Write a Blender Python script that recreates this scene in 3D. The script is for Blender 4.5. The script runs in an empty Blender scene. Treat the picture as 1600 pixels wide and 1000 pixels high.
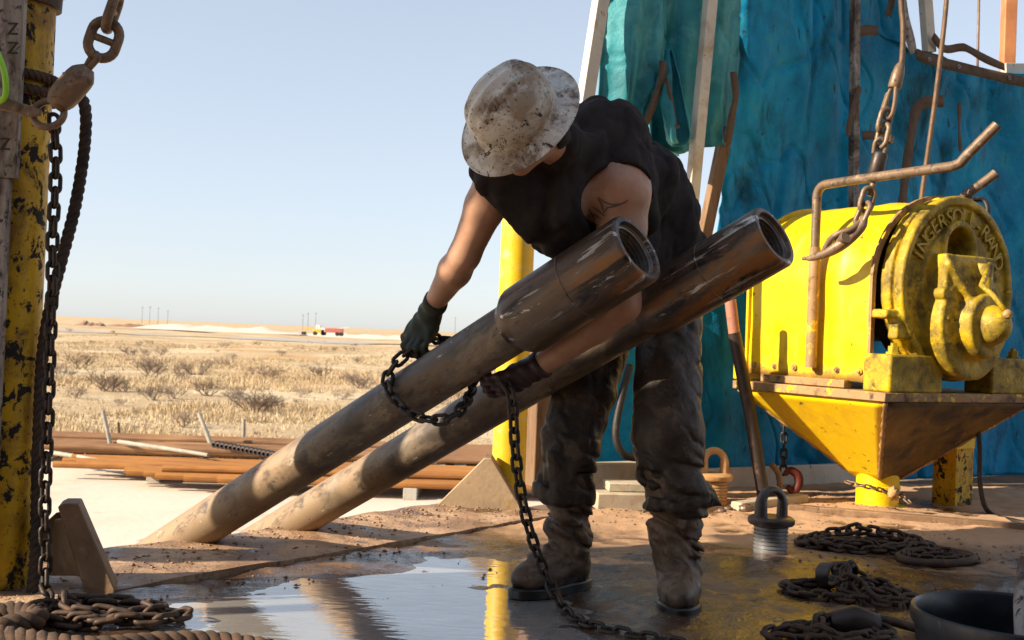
import bpy, bmesh, math, random
import numpy as np
from mathutils import Vector, Matrix
from mathutils.bvhtree import BVHTree

# ---------------------------------------------------------------- camera, sky, sun, exposure
scene = bpy.context.scene
COL = scene.collection
FPX = 1778.0
CAM = Vector((0, 0, 0.85))
CAM_ROT = Matrix.Rotation(math.radians(90.71), 3, 'X') @ Matrix.Rotation(math.radians(2.3), 3, 'Z')
cd = bpy.data.cameras.new('camera')
cd.sensor_width = 36.0; cd.lens = 36.0 * FPX / 1600.0
cd.clip_start = 0.05; cd.clip_end = 40000
cd.dof.use_dof = True; cd.dof.focus_distance = 3.6; cd.dof.aperture_fstop = 9.0
cam = bpy.data.objects.new('camera', cd); COL.objects.link(cam)
cam.matrix_world = Matrix.Translation(CAM) @ CAM_ROT.to_4x4()
scene.camera = cam

SUN_EL = math.radians(27.0)
SUN_H = Vector((-0.945, -0.327, 0)).normalized()          # horizontal direction towards the sun
SUN_D = Vector((SUN_H.x * math.cos(SUN_EL), SUN_H.y * math.cos(SUN_EL), math.sin(SUN_EL)))
w = bpy.data.worlds.new('World'); scene.world = w; w.use_nodes = True
nt = w.node_tree; nt.nodes.clear()
sky = nt.nodes.new('ShaderNodeTexSky'); sky.sky_type = 'NISHITA'; sky.sun_disc = False
sky.sun_elevation = SUN_EL; sky.sun_rotation = math.atan2(SUN_H.x, SUN_H.y)
sky.air_density = 1.0; sky.dust_density = 0.9; sky.ozone_density = 1.5; sky.altitude = 800
bg = nt.nodes.new('ShaderNodeBackground'); bg.inputs["Strength"].default_value = 0.107
wo = nt.nodes.new('ShaderNodeOutputWorld')
hs = nt.nodes.new('ShaderNodeHueSaturation'); hs.inputs['Saturation'].default_value = 0.64       # dusty air greys the blue
mu = nt.nodes.new('ShaderNodeMix'); mu.data_type = 'RGBA'; mu.blend_type = 'MULTIPLY'; mu.inputs[0].default_value = 1; mu.inputs[7].default_value = (1.66, 1.73, 1.86, 1)
ga = nt.nodes.new('ShaderNodeGamma'); ga.inputs['Gamma'].default_value = 0.53                 # thick haze evens the sky out
nt.links.new(sky.outputs[0], ga.inputs['Color']); nt.links.new(ga.outputs[0], hs.inputs['Color']); nt.links.new(hs.outputs[0], mu.inputs[6]); nt.links.new(mu.outputs[2], bg.inputs[0]); nt.links.new(bg.outputs[0], wo.inputs[0])
sd = bpy.data.lights.new('sun', 'SUN'); sd.energy = 5.0; sd.angle = math.radians(0.5); sd.color = (1.0, 0.86, 0.66)
sun = bpy.data.objects.new('sun', sd); COL.objects.link(sun)
sun.rotation_euler = SUN_D.to_track_quat('Z', 'Y').to_euler(); sun.location = (-8, -4, 9)
scene.view_settings.view_transform = 'Standard'; scene.view_settings.look = 'None'
scene.view_settings.exposure = 1.0; scene.view_settings.gamma = 1.0
scene.view_settings.use_curve_mapping = False
scene.render.engine = 'CYCLES'
scene.cycles.max_bounces = 6; scene.cycles.diffuse_bounces = 3; scene.cycles.glossy_bounces = 4
scene.cycles.transparent_max_bounces = 6; scene.cycles.use_denoising = True
scene.cycles.caustics_reflective = False; scene.cycles.caustics_refractive = False
GROUND = -2.65                                            # the yard lies this far below the rig floor

# ---------------------------------------------------------------- measuring helpers
def ray(px, py):
    d = CAM_ROT @ Vector(((px - 800) / FPX, (500 - py) / FPX, -1.0))
    return d
def at(px, py, Y):                                        # point seen at a pixel, at distance Y
    d = ray(px, py); return CAM + d * (Y / d.y)
def on(px, py, z=0.0):                                    # point on a level plane
    d = ray(px, py); return CAM + d * ((z - CAM.z) / d.z)
WP0 = Vector((0.42, 6.2, 0)); WU = Vector((0.85, 0.53, 0)).normalized(); WN = Vector((WU.y, -WU.x, 0))
def onwall(px, py, off=0.0):                              # point on the tarpaulin wall, off metres towards the viewer
    d = ray(px, py); p0 = WP0 + WN * off
    return CAM + d * ((p0 - CAM).dot(WN) / d.dot(WN))

def V(*a): return Vector(a)
rng = random.Random(7)
nrg = np.random.default_rng(11)

# ---------------------------------------------------------------- numeric noise
_LAT = nrg.random((64, 64, 64)).astype(np.float32) * 2 - 1
def vnoise(x, y, z=0.0):
    x, y, z = np.broadcast_arrays(np.asarray(x, np.float32), np.asarray(y, np.float32), np.asarray(z, np.float32))
    xi = np.floor(x).astype(int); yi = np.floor(y).astype(int); zi = np.floor(z).astype(int)
    fx = x - xi; fy = y - yi; fz = z - zi
    fx = fx * fx * (3 - 2 * fx); fy = fy * fy * (3 - 2 * fy); fz = fz * fz * (3 - 2 * fz)
    def L(a, b, c): return _LAT[(xi + a) & 63, (yi + b) & 63, (zi + c) & 63]
    return (((L(0,0,0)*(1-fx)+L(1,0,0)*fx)*(1-fy) + (L(0,1,0)*(1-fx)+L(1,1,0)*fx)*fy)*(1-fz)
          + ((L(0,0,1)*(1-fx)+L(1,0,1)*fx)*(1-fy) + (L(0,1,1)*(1-fx)+L(1,1,1)*fx)*fy)*fz)
def fbm(x, y, z=0.0, o=4):
    s = 0; a = 1.0; f = 1.0
    for i in range(o):
        s = s + a * vnoise(np.asarray(x) * f + 17.3 * i, np.asarray(y) * f + 5.1 * i, np.asarray(z) * f + 9.7 * i); a *= 0.5; f *= 2.03
    return s

# ---------------------------------------------------------------- objects
def link(o, parent=None):
    COL.objects.link(o)
    if parent is not None: o.parent = parent
    return o
def tag(o, label=None, cat=None, group=None, kind=None):
    if label: o['label'] = label
    if cat: o['category'] = cat
    if group: o['group'] = group
    if kind: o['kind'] = kind
    return o
def thing(name, label, cat, loc=(0, 0, 0), group=None):
    o = bpy.data.objects.new(name, None); link(o); o.location = loc; o.empty_display_size = 0.1
    return tag(o, label, cat, group)
def base_of(parent):
    return Vector(parent.location) + (base_of(parent.parent) if parent.parent else Vector((0, 0, 0))) if parent is not None else Vector((0, 0, 0))
def mesh_obj(name, verts, faces, m, parent=None, smooth=None, bevel=0, loc=None):
    """verts are world positions; stored relative to the parent's base (or to loc)"""
    b = base_of(parent) if loc is None else Vector(loc)
    va = np.asarray([tuple(v) for v in verts] if not isinstance(verts, np.ndarray) else verts, dtype=float) - np.array(b)
    me = bpy.data.meshes.new(name)
    me.from_pydata(va.tolist(), [], faces if isinstance(faces, list) else faces.tolist()); me.update()
    if m is not None: me.materials.append(m)
    if smooth is not None:
        me.polygons.foreach_set('use_smooth', [True] * len(me.polygons))
        if smooth < 179: me.set_sharp_from_angle(angle=math.radians(smooth))
    o = bpy.data.objects.new(name, me); link(o, parent)
    if loc is not None:
        o.location = Vector(loc) - (base_of(parent) if parent else Vector((0, 0, 0)))
    if bevel:
        bm_ = o.modifiers.new('bevel', 'BEVEL'); bm_.width = bevel; bm_.segments = 2; bm_.limit_method = 'ANGLE'; bm_.angle_limit = math.radians(40)
    return o
def frames(path, closed=False):
    P = [Vector(p) for p in path]; n = len(P); T = []
    for i in range(n):
        a = P[(i - 1) % n] if (closed or i > 0) else P[i]; b = P[(i + 1) % n] if (closed or i < n - 1) else P[i]
        t = b - a; T.append(t.normalized() if t.length > 1e-9 else Vector((0, 0, 1)))
    up = Vector((0, 0, 1)) if abs(T[0].z) < 0.9 else Vector((1, 0, 0))
    nrm = (up - T[0] * up.dot(T[0])).normalized(); out = []
    for i in range(n):
        nrm = (nrm - T[i] * nrm.dot(T[i])).normalized(); out.append((P[i], T[i], nrm, T[i].cross(nrm)))
    return out
def smoothpath(pts, n=8, closed=False):
    P = [Vector(p) for p in pts]; m = len(P); out = []
    segs = m if closed else m - 1
    for i in range(segs):
        g = lambda k: P[k % m] if closed else P[max(0, min(m - 1, k))]
        p0, p1, p2, p3 = g(i - 1), g(i), g(i + 1), g(i + 2)
        for j in range(n):
            t = j / n
            out.append(0.5 * ((2 * p1) + (p2 - p0) * t + (2 * p0 - 5 * p1 + 4 * p2 - p3) * t * t + (3 * p1 - p0 - 3 * p2 + p3) * t ** 3))
    if not closed: out.append(P[-1].copy())
    return out
def resample(pts, step):
    out = [Vector(pts[0])]; acc = 0.0
    for a, b in zip(pts[:-1], pts[1:]):
        L = (b - a).length
        if L < 1e-9: continue
        t = step - acc
        while t <= L:
            out.append(a + (b - a) * (t / L)); t += step
        acc = L - (t - step)
    return out
class MB:
    def __init__(s): s.v = []; s.f = []
    def add(s, v, f):
        o = len(s.v); s.v += [tuple(q) for q in v]; s.f += [[i + o for i in q] for q in f]; return s
    def box(s, c, ax, ay, az):                             # centre and three half-axis vectors
        c, ax, ay, az = map(Vector, (c, ax, ay, az))
        v = [c + sx * ax + sy * ay + sz * az for sz in (-1, 1) for sy in (-1, 1) for sx in (-1, 1)]
        f = [[0, 2, 3, 1], [4, 5, 7, 6], [0, 1, 5, 4], [2, 6, 7, 3], [0, 4, 6, 2], [1, 3, 7, 5]]
        if ax.cross(ay).dot(az) < 0: f = [q[::-1] for q in f]
        return s.add(v, f)
    def bar(s, a, b, w, h, up=(0, 0, 1)):                  # rectangular bar from a to b
        a, b = Vector(a), Vector(b); t = (b - a).normalized(); u = Vector(up); u = (u - t * u.dot(t)).normalized(); x = t.cross(u)
        return s.box((a + b) / 2, (b - a) / 2, x * w / 2, u * h / 2)
    def tube(s, path, r, n=12, caps=True, closed=False, squash=1.0):
        fr = frames(path, closed); v = []; m = len(fr)
        for i, (p, t, a, b) in enumerate(fr):
            rr = r[i] if hasattr(r, '__len__') else r
            for k in range(n):
                q = 2 * math.pi * k / n; v.append(p + a * (math.cos(q) * rr * squash) + b * (math.sin(q) * rr))
        f = []
        for i in range(m if closed else m - 1):
            j = (i + 1) % m
            for k in range(n):
                l = (k + 1) % n; f.append([i * n + k, i * n + l, j * n + l, j * n + k])
        if caps and not closed:
            f.append(list(range(n))[::-1]); f.append([(m - 1) * n + k for k in range(n)])
        return s.add(v, f)
    def lathe(s, prof, o, ax, n=24, arc=(0, 2 * math.pi), ref=None):   # prof: (along, radius)
        o = Vector(o); ax = Vector(ax).normalized()
        u = Vector(ref) if ref is not None else (Vector((0, 0, 1)) if abs(ax.z) < 0.9 else Vector((1, 0, 0)))
        u = (u - ax * u.dot(ax)).normalized(); wv = ax.cross(u); full = abs(arc[1] - arc[0] - 2 * math.pi) < 1e-6
        m = n if full else n + 1; v = []
        for (h, r) in prof:
            for k in range(m):
                q = arc[0] + (arc[1] - arc[0]) * k / n
                v.append(o + ax * h + (u * math.cos(q) + wv * math.sin(q)) * r)
        f = []
        for i in range(len(prof) - 1):
            for k in range(n):
                l = (k + 1) % m; f.append([i * m + k, i * m + l, (i + 1) * m + l, (i + 1) * m + k])
        return s.add(v, f)
    def prism(s, poly, d):                                  # planar polygon extruded by vector d
        n = len(poly); d = Vector(d); P = [Vector(p) for p in poly]
        nr = Vector((0, 0, 0))
        for i in range(n): nr += P[i].cross(P[(i + 1) % n])
        v = P + [p + d for p in P]
        f = [list(range(n))[::-1], [n + i for i in range(n)]] + [[i, (i + 1) % n, n + (i + 1) % n, n + i] for i in range(n)]
        if nr.dot(d) < 0: f = [q[::-1] for q in f]
        return s.add(v, f)
    def build(s, name, m, parent=None, smooth=35, bevel=0, loc=None):
        return mesh_obj(name, s.v, s.f, m, parent, smooth, bevel, loc)
def ball(c, r, n=10, m=6, sc=(1, 1, 1)):
    v = []; f = []
    for i in range(m + 1):
        t = math.pi * i / m
        for k in range(n):
            q = 2 * math.pi * k / n
            v.append((c[0] + r * sc[0] * math.sin(t) * math.cos(q), c[1] + r * sc[1] * math.sin(t) * math.sin(q), c[2] + r * sc[2] * math.cos(t)))
    for i in range(m):
        for k in range(n):
            l = (k + 1) % n; f.append([i * n + k, (i + 1) * n + k, (i + 1) * n + l, i * n + l])
    return v, f

# ---------------------------------------------------------------- implicit surfaces (for bodies, cloth and castings)
class Grid:
    def __init__(s, lo, hi, h):
        s.o = np.array(lo, np.float32); s.h = h
        n = np.ceil((np.array(hi) - np.array(lo)) / h).astype(int) + 1
        ax = [s.o[i] + h * np.arange(n[i], dtype=np.float32) for i in range(3)]
        s.X, s.Y, s.Z = np.meshgrid(*ax, indexing='ij')
def sph(g, c, r): return np.sqrt((g.X - c[0])**2 + (g.Y - c[1])**2 + (g.Z - c[2])**2) - r
def cone(g, a, b, ra, rb):
    a = np.array(a, np.float32); b = np.array(b, np.float32); d = b - a; L = float(d @ d)
    t = np.clip(((g.X - a[0]) * d[0] + (g.Y - a[1]) * d[1] + (g.Z - a[2]) * d[2]) / L, 0, 1)
    return np.sqrt((g.X - a[0] - t * d[0])**2 + (g.Y - a[1] - t * d[1])**2 + (g.Z - a[2] - t * d[2])**2) - (ra + (rb - ra) * t)
def ell(g, c, axes, r):                                     # axes: three unit vectors, r: three radii
    q = [((g.X - c[0]) * a[0] + (g.Y - c[1]) * a[1] + (g.Z - c[2]) * a[2]) for a in axes]
    k0 = np.sqrt(sum((q[i] / r[i])**2 for i in range(3))); k1 = np.sqrt(sum((q[i] / r[i]**2)**2 for i in range(3))) + 1e-6
    return k0 * (k0 - 1) / k1
def rbox(g, c, axes, hs, r):
    q = [np.abs((g.X - c[0]) * a[0] + (g.Y - c[1]) * a[1] + (g.Z - c[2]) * a[2]) - (hs[i] - r) for i, a in enumerate(axes)]
    return np.sqrt(sum(np.maximum(k, 0)**2 for k in q)) + np.minimum(np.maximum(q[0], np.maximum(q[1], q[2])), 0) - r
def cyl(g, c, ax, hl, R, r=0.01):
    q = (g.X - c[0]) * ax[0] + (g.Y - c[1]) * ax[1] + (g.Z - c[2]) * ax[2]
    rr = np.sqrt(np.maximum((g.X - c[0])**2 + (g.Y - c[1])**2 + (g.Z - c[2])**2 - q * q, 0))
    a = rr - (R - r); b = np.abs(q) - (hl - r)
    return np.sqrt(np.maximum(a, 0)**2 + np.maximum(b, 0)**2) + np.minimum(np.maximum(a, b), 0) - r
def plane(g, p, n): return (g.X - p[0]) * n[0] + (g.Y - p[1]) * n[1] + (g.Z - p[2]) * n[2]
def smin(a, b, k):
    h = np.clip(0.5 + 0.5 * (b - a) / k, 0, 1); return b + (a - b) * h - k * h * (1 - h)
def smax(a, b, k): return -smin(-a, -b, k)
def surfnet(g, d):
    s = d < 0; o, h = g.o, g.h
    c = np.zeros(tuple(n - 1 for n in d.shape), np.int8)
    offs = [(i, j, k) for i in (0, 1) for j in (0, 1) for k in (0, 1)]
    for (i, j, k) in offs: c += s[i:s.shape[0]-1+i, j:s.shape[1]-1+j, k:s.shape[2]-1+k]
    act = (c > 0) & (c < 8); I, J, K = np.nonzero(act)
    idx = -np.ones(act.shape, np.int64); idx[act] = np.arange(len(I))
    cv = [d[I+i, J+j, K+k] for (i, j, k) in offs]
    pos = np.zeros((len(I), 3)); cnt = np.zeros(len(I))
    for a in range(8):
        for b in range(a + 1, 8):
            oa, ob = np.array(offs[a]), np.array(offs[b])
            if np.abs(oa - ob).sum() != 1: continue
            m = (cv[a] < 0) != (cv[b] < 0)
            t = np.where(m, cv[a] / np.where(m, cv[a] - cv[b], 1), 0)
            pos += m[:, None] * (oa + t[:, None] * (ob - oa)); cnt += m
    pos /= cnt[:, None]
    v = o + h * (np.stack([I, J, K], 1) + pos); F = []
    for ax in range(3):
        sl0 = [slice(None)] * 3; sl1 = [slice(None)] * 3; sl0[ax] = slice(0, -1); sl1[ax] = slice(1, None)
        A, B = s[tuple(sl0)], s[tuple(sl1)]; E = np.argwhere(A != B)
        b1, b2 = (ax + 1) % 3, (ax + 2) % 3
        ok = (E[:, b1] > 0) & (E[:, b2] > 0) & (E[:, b1] < d.shape[b1] - 1) & (E[:, b2] < d.shape[b2] - 1); E = E[ok]
        def cell(q1, q2):
            e = E.copy(); e[:, b1] -= q1; e[:, b2] -= q2; return idx[e[:, 0], e[:, 1], e[:, 2]]
        q = np.stack([cell(1, 1), cell(0, 1), cell(0, 0), cell(1, 0)], 1)
        inside = A[tuple(E.T)]
        q[~inside] = q[~inside][:, ::-1]; F.append(q)
    return v, np.concatenate(F)
def sdf_obj(name, g, d, m, parent=None, relax=1):
    v, f = surfnet(g, d)
    for _ in range(relax):                                   # light Laplacian relaxing of the net
        acc = np.zeros_like(v); n = np.zeros(len(v))
        for a, b in ((0, 1), (1, 2), (2, 3), (3, 0)):
            np.add.at(acc, f[:, a], v[f[:, b]]); np.add.at(acc, f[:, b], v[f[:, a]])
            np.add.at(n, f[:, a], 1); np.add.at(n, f[:, b], 1)
        v = v * 0.5 + 0.5 * acc / np.maximum(n, 1)[:, None]
    return mesh_obj(name, v, f, m, parent, 180)
# ---------------------------------------------------------------- materials
def rgb(r, g, b):                                           # 0..255 display values -> linear
    f = lambda c: ((c / 255 + 0.055) / 1.055) ** 2.4 if c > 10 else c / 255 / 12.92
    return (f(r), f(g), f(b), 1)
def mat(name, base, layers=(), rough=0.6, metal=0.0, bump=0.15, bscale=60, bdetail=5, bdist=0.004, stretch=(1, 1, 1), spec=0.5, vary=0.18, vscale=4, sss=0, ior=None, coat=0, cellular=0):
    """base colour with slow variation, then layers (colour, noise scale, lo, hi, rough, metal, stretch): patches of dirt, rust, chips"""
    m = bpy.data.materials.new(name); m.use_nodes = True; t = m.node_tree; N = t.nodes; L = t.links
    p = N['Principled BSDF']; tc = N.new('ShaderNodeTexCoord')
    def noise(scale, detail=6, st=(1, 1, 1), dist=0.0, ro=0.6):
        mp = N.new('ShaderNodeMapping'); mp.inputs['Scale'].default_value = st; L.new(tc.outputs['Object'], mp.inputs[0])
        n = N.new('ShaderNodeTexNoise'); n.inputs['Scale'].default_value = scale; n.inputs['Detail'].default_value = detail
        n.inputs['Distortion'].default_value = dist; n.inputs['Roughness'].default_value = ro
        L.new(mp.outputs[0], n.inputs['Vector']); return n.outputs['Fac']
    def rng_(src, a, b, c, d):
        r = N.new('ShaderNodeMapRange'); r.inputs[1].default_value = a; r.inputs[2].default_value = b; r.inputs[3].default_value = c; r.inputs[4].default_value = d
        L.new(src, r.inputs[0]); return r.outputs[0]
    def mixc(f, a, b, kind='RGBA'):
        x = N.new('ShaderNodeMix'); x.data_type = kind; L.new(f, x.inputs[0])
        ia, ib, o = ((6, 7, 2) if kind == 'RGBA' else (2, 3, 0))
        for i, q in ((ia, a), (ib, b)):
            if hasattr(q, 'is_output'): L.new(q, x.inputs[i])
            else: x.inputs[i].default_value = q
        return x.outputs[o]
    b = tuple(base); dk = tuple(c * (1 - vary * 1.6) for c in b[:3]) + (1,); lt = tuple(min(1, c * (1 + vary)) for c in b[:3]) + (1,)
    col = mixc(rng_(noise(vscale, 8, stretch), 0.3, 0.7, 0, 1), dk, lt)
    ro = rng_(noise(vscale * 5, 4, stretch), 0.3, 0.7, max(0.02, rough - 0.12), min(1, rough + 0.1)); me = metal; hgt = None
    for ly in layers:
        if ly[0] == 'grad':                                  # a layer that sets in along one axis, with a ragged edge
            _, c, axn, a_, b_, r2, amp, nsc = ly
            sx_ = N.new('ShaderNodeSeparateXYZ'); L.new(tc.outputs['Object'], sx_.inputs[0])
            ma = N.new('ShaderNodeMath'); ma.operation = 'ADD'; L.new(sx_.outputs[axn], ma.inputs[0]); L.new(rng_(noise(nsc, 8), 0.25, 0.75, -amp, amp), ma.inputs[1])
            k = rng_(ma.outputs[0], a_, b_, 0, 1); col = mixc(k, col, tuple(c)); ro = mixc(k, ro, r2, 'FLOAT'); continue
        c, sc, lo, hi = ly[:4]; r2 = ly[4] if len(ly) > 4 else rough; m2 = ly[5] if len(ly) > 5 else 0.0; st = ly[6] if len(ly) > 6 else stretch
        k = rng_(noise(sc, 9, st, 0.4, 0.68), lo, hi, 0, 1)
        col = mixc(k, col, tuple(c)); ro = mixc(k, ro, r2, 'FLOAT'); me = mixc(k, me, m2, 'FLOAT')
        hgt = k
    L.new(col, p.inputs['Base Color'])
    L.new(ro, p.inputs['Roughness'])
    if hasattr(me, 'is_output'): L.new(me, p.inputs['Metallic'])
    else: p.inputs['Metallic'].default_value = me
    p.inputs['Specular IOR Level'].default_value = spec
    if ior: p.inputs['IOR'].default_value = ior
    if coat: p.inputs['Coat Weight'].default_value = coat; p.inputs['Coat Roughness'].default_value = 0.15
    if sss:
        p.inputs['Subsurface Weight'].default_value = sss; p.inputs['Subsurface Radius'].default_value = (0.012, 0.005, 0.003); p.inputs['Subsurface Scale'].default_value = 0.6
    if bump:
        bn = N.new('ShaderNodeBump'); bn.inputs['Strength'].default_value = bump; bn.inputs['Distance'].default_value = bdist
        L.new(noise(bscale, bdetail, stretch), bn.inputs['Height'])
        if hgt is not None:
            b2 = N.new('ShaderNodeBump'); b2.inputs['Strength'].default_value = bump * 0.8; b2.inputs['Distance'].default_value = bdist * 0.6
            b2.invert = True; L.new(hgt, b2.inputs['Height']); L.new(bn.outputs[0], b2.inputs['Normal']); L.new(b2.outputs[0], p.inputs['Normal'])
        else: L.new(bn.outputs[0], p.inputs['Normal'])
    return m
RUST = (0.16, 0.065, 0.022, 1); DRUST = (0.06, 0.028, 0.014, 1); MUD = (0.24, 0.125, 0.06, 1); BLK = (0.012, 0.011, 0.010, 1)
M = {}
M['yellow'] = mat('worn_yellow_paint', (0.86, 0.58, 0.004, 1), [((0.62, 0.33, 0.01, 1), 5, 0.52, 0.75, 0.6), (DRUST, 16, 0.62, 0.66, 0.85), ((0.2, 0.11, 0.02, 1), 45, 0.64, 0.74, 0.8)], rough=0.42, bump=0.3, bscale=55, bdist=0.004, vary=0.1, vscale=5)
M['yellow_clean'] = mat('clean_yellow_sheet_paint', (0.88, 0.585, 0.003, 1), [((0.72, 0.42, 0.006, 1), 4, 0.54, 0.7, 0.5), ('grad', (0.33, 0.19, 0.03, 1), 2, 0.13, 0.045, 0.75, 0.06, 14.0), ((0.52, 0.34, 0.03, 1), 12, 0.56, 0.64, 0.6, 0, (1, 1, .15)), (DRUST, 22, 0.645, 0.66, 0.85), ((0.25, 0.14, 0.02, 1), 70, 0.645, 0.67, 0.8)], rough=0.35, bump=0.18, bscale=40, bdist=0.003, vary=0.07, vscale=3)  # nearly clean yellow, with chips and browner rust towards the bottom
M['yellow_cast'] = mat('grimy_yellow_casting_paint', (0.6, 0.39, 0.005, 1), [((0.3, 0.2, 0.01, 1), 6, 0.4, 0.58, 0.65), ((0.085, 0.06, 0.014, 1), 11, 0.47, 0.66, 0.7), ((0.72, 0.47, 0.006, 1), 19, 0.6, 0.68, 0.45), ((0.05, 0.036, 0.02, 1), 44, 0.6, 0.70, 0.85), ((0.3, 0.22, 0.2, 1), 14, 0.68, 0.72, 0.6)], rough=0.45, bump=0.5, bscale=70, bdist=0.005, vary=0.14, vscale=7)
M['yellow_peel'] = mat('peeling_yellow_post_paint', (0.68, 0.41, 0.005, 1), [((0.28, 0.15, 0.012, 1), 5, 0.47, 0.64, 0.6), ((0.07, 0.04, 0.014, 1), 9, 0.55, 0.68, 0.7, 0, (1, 1, .5)), (BLK, 20, 0.535, 0.57, 0.8, 0, (1, 1, .8)), (BLK, 60, 0.6, 0.64, 0.8), ((0.3, 0.26, 0.23, 1), 12, 0.69, 0.71, 0.6)], rough=0.5, bump=0.3, bscale=50, bdist=0.004, vary=0.16, vscale=6)
M['stand_shade_grime'] = mat('shade_and_grime_yellow_plate', (0.16, 0.09, 0.012, 1), [((0.03, 0.02, 0.012, 1), 5, 0.42, 0.6, 0.6), ((0.3, 0.17, 0.01, 1), 9, 0.6, 0.7, 0.6)], rough=0.55, bump=0.4, vary=0.3)  # grime, plus the shade on the right-hand face darkened into the colour
M['pole_yellow'] = mat('chalky_yellow_pole_paint', (0.8, 0.5, 0.01, 1), [((0.66, 0.5, 0.25, 1), 13, 0.54, 0.7, 0.6), ((0.5, 0.2, 0.02, 1), 30, 0.6, 0.7, 0.7)], rough=0.45, bump=0.2, vary=0.12)
M['pipe'] = mat('greasy_drill_pipe_steel', (0.1, 0.076, 0.058, 1), [('grad', (0.29, 0.2, 0.12, 1), 0, 0.95, 0.45, 0.65, 0.5, 4.0), ((0.28, 0.21, 0.14, 1), 7, 0.5, 0.66, 0.6, 0.1), ((0.22, 0.125, 0.06, 1), 9, 0.55, 0.66, 0.75), ((0.09, 0.065, 0.045, 1), 14, 0.56, 0.64, 0.5), ((0.04, 0.032, 0.026, 1), 9, 0.59, 0.7, 0.4), ((0.55, 0.46, 0.33, 1), 30, 0.64, 0.68, 0.6), ((0.02, 0.016, 0.014, 1), 60, 0.63, 0.68, 0.5)], rough=0.46, metal=0.2, bump=0.35, bscale=110, bdist=0.002, vary=0.3, vscale=9, stretch=(.55, 1, 1))  # paler lower end puts the sunlight there into the colour
M['joint'] = mat('scuffed_tool_joint_steel', (0.125, 0.085, 0.06, 1), [((0.29, 0.125, 0.035, 1), 9, 0.55, 0.64, 0.65), ((0.02, 0.015, 0.013, 1), 16, 0.53, 0.62, 0.38, .3, (.25, 1, 1)), ((0.62, 0.58, 0.52, 1), 24, 0.59, 0.64, 0.25, 0.6, (.12, 1, 1)), ((0.02, 0.016, 0.014, 1), 7, 0.6, 0.68, 0.35)], rough=0.4, metal=0.3, bump=0.4, bscale=120, bdist=0.002, vary=0.35, vscale=9, stretch=(.3, 1, 1))
M['thread'] = mat('cut_thread_steel', (0.32, 0.28, 0.25, 1), [((0.05, 0.035, 0.025, 1), 12, 0.5, 0.7, 0.5)], rough=0.35, metal=0.6, bump=0.05)
M['chain'] = mat('oily_black_chain_iron', (0.035, 0.025, 0.019, 1), [((0.13, 0.06, 0.025, 1), 40, 0.55, 0.7, 0.8)], rough=0.5, metal=0.35, bump=0.3, bscale=200, bdist=0.001)
M['rust_chain'] = mat('rusty_chain_iron', (0.055, 0.032, 0.02, 1), [((0.15, 0.07, 0.03, 1), 30, 0.5, 0.68, 0.85), ((0.03, 0.022, 0.018, 1), 22, 0.56, 0.7, 0.6)], rough=0.65, metal=0.2, bump=0.35, bscale=200, bdist=0.001)
M['tan_iron'] = mat('mud_dusted_hoist_iron', (0.19, 0.125, 0.078, 1), [((0.32, 0.22, 0.14, 1), 18, 0.55, 0.66, 0.6), ((0.3, 0.1, 0.03, 1), 34, 0.6, 0.68, 0.8), ((0.05, 0.034, 0.024, 1), 24, 0.54, 0.64, 0.5)], rough=0.5, metal=0.25, bump=0.25, bscale=120, bdist=0.002)
M['dark_iron'] = mat('dark_greasy_iron', (0.05, 0.036, 0.03, 1), [((0.14, 0.07, 0.03, 1), 14, 0.56, 0.7, 0.75)], rough=0.45, metal=0.4, bump=0.25)
M['plug'] = mat('grey_lift_plug_steel', (0.09, 0.075, 0.068, 1), [((0.19, 0.09, 0.04, 1), 18, 0.54, 0.7, 0.75), ((0.3, 0.29, 0.28, 1), 25, 0.64, 0.74, 0.35, 0.6)], rough=0.42, metal=0.4, bump=0.3, bscale=90, bdist=0.002)
M['plug_thread'] = mat('bare_grey_thread_steel', (0.27, 0.27, 0.28, 1), [((0.1, 0.08, 0.07, 1), 16, 0.55, 0.75, 0.6)], rough=0.4, metal=0.5, bump=0.1)
M['plug_rust'] = mat('orange_rust_plug_steel', (0.5, 0.3, 0.13, 1), [((0.42, 0.17, 0.04, 1), 14, 0.5, 0.66, 0.85)], rough=0.75, bump=0.35, bscale=90)
M['rope'] = mat('muddy_hemp_rope_fibre', (0.1, 0.055, 0.03, 1), [((0.04, 0.025, 0.018, 1), 16, 0.48, 0.66, 0.9)], rough=0.9, bump=0.5, bscale=220, bdist=0.003)
M['rope_dark'] = mat('tarred_dark_rope_fibre', (0.05, 0.032, 0.022, 1), [((0.012, 0.01, 0.01, 1), 14, 0.48, 0.66, 0.8)], rough=0.75, bump=0.5, bscale=220, bdist=0.003)
M['cable'] = mat('dusty_wire_cable', (0.2, 0.125, 0.075, 1), [((0.07, 0.045, 0.03, 1), 30, 0.5, 0.7, 0.6)], rough=0.5, metal=0.4, bump=0.1)
M['white_steel'] = mat('chipped_white_post_paint', (0.62, 0.58, 0.5, 1), [((0.4, 0.27, 0.15, 1), 6, 0.52, 0.72, 0.7), (DRUST, 22, 0.63, 0.67, 0.85, 0, (1, 1, .5))], rough=0.55, bump=0.25, bscale=60, vary=0.1)
M['grey_post'] = mat('dirty_grey_white_board', (0.36, 0.32, 0.29, 1), [((0.08, 0.055, 0.04, 1), 7, 0.46, 0.6, 0.8, 0, (1, 1, .4)), ((0.05, 0.035, 0.028, 1), 26, 0.55, 0.64, 0.8), (BLK, 24, 0.6, 0.64, 0.8, 0, (1, 1, .4))], rough=0.65, bump=0.35, vary=0.2)
M['wood'] = mat('weathered_brown_timber', (0.2, 0.115, 0.06, 1), [((0.07, 0.04, 0.025, 1), 10, 0.5, 0.7, 0.85, 0, (3, 3, .4))], rough=0.8, bump=0.4, bscale=40, stretch=(3, 3, .5))
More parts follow.
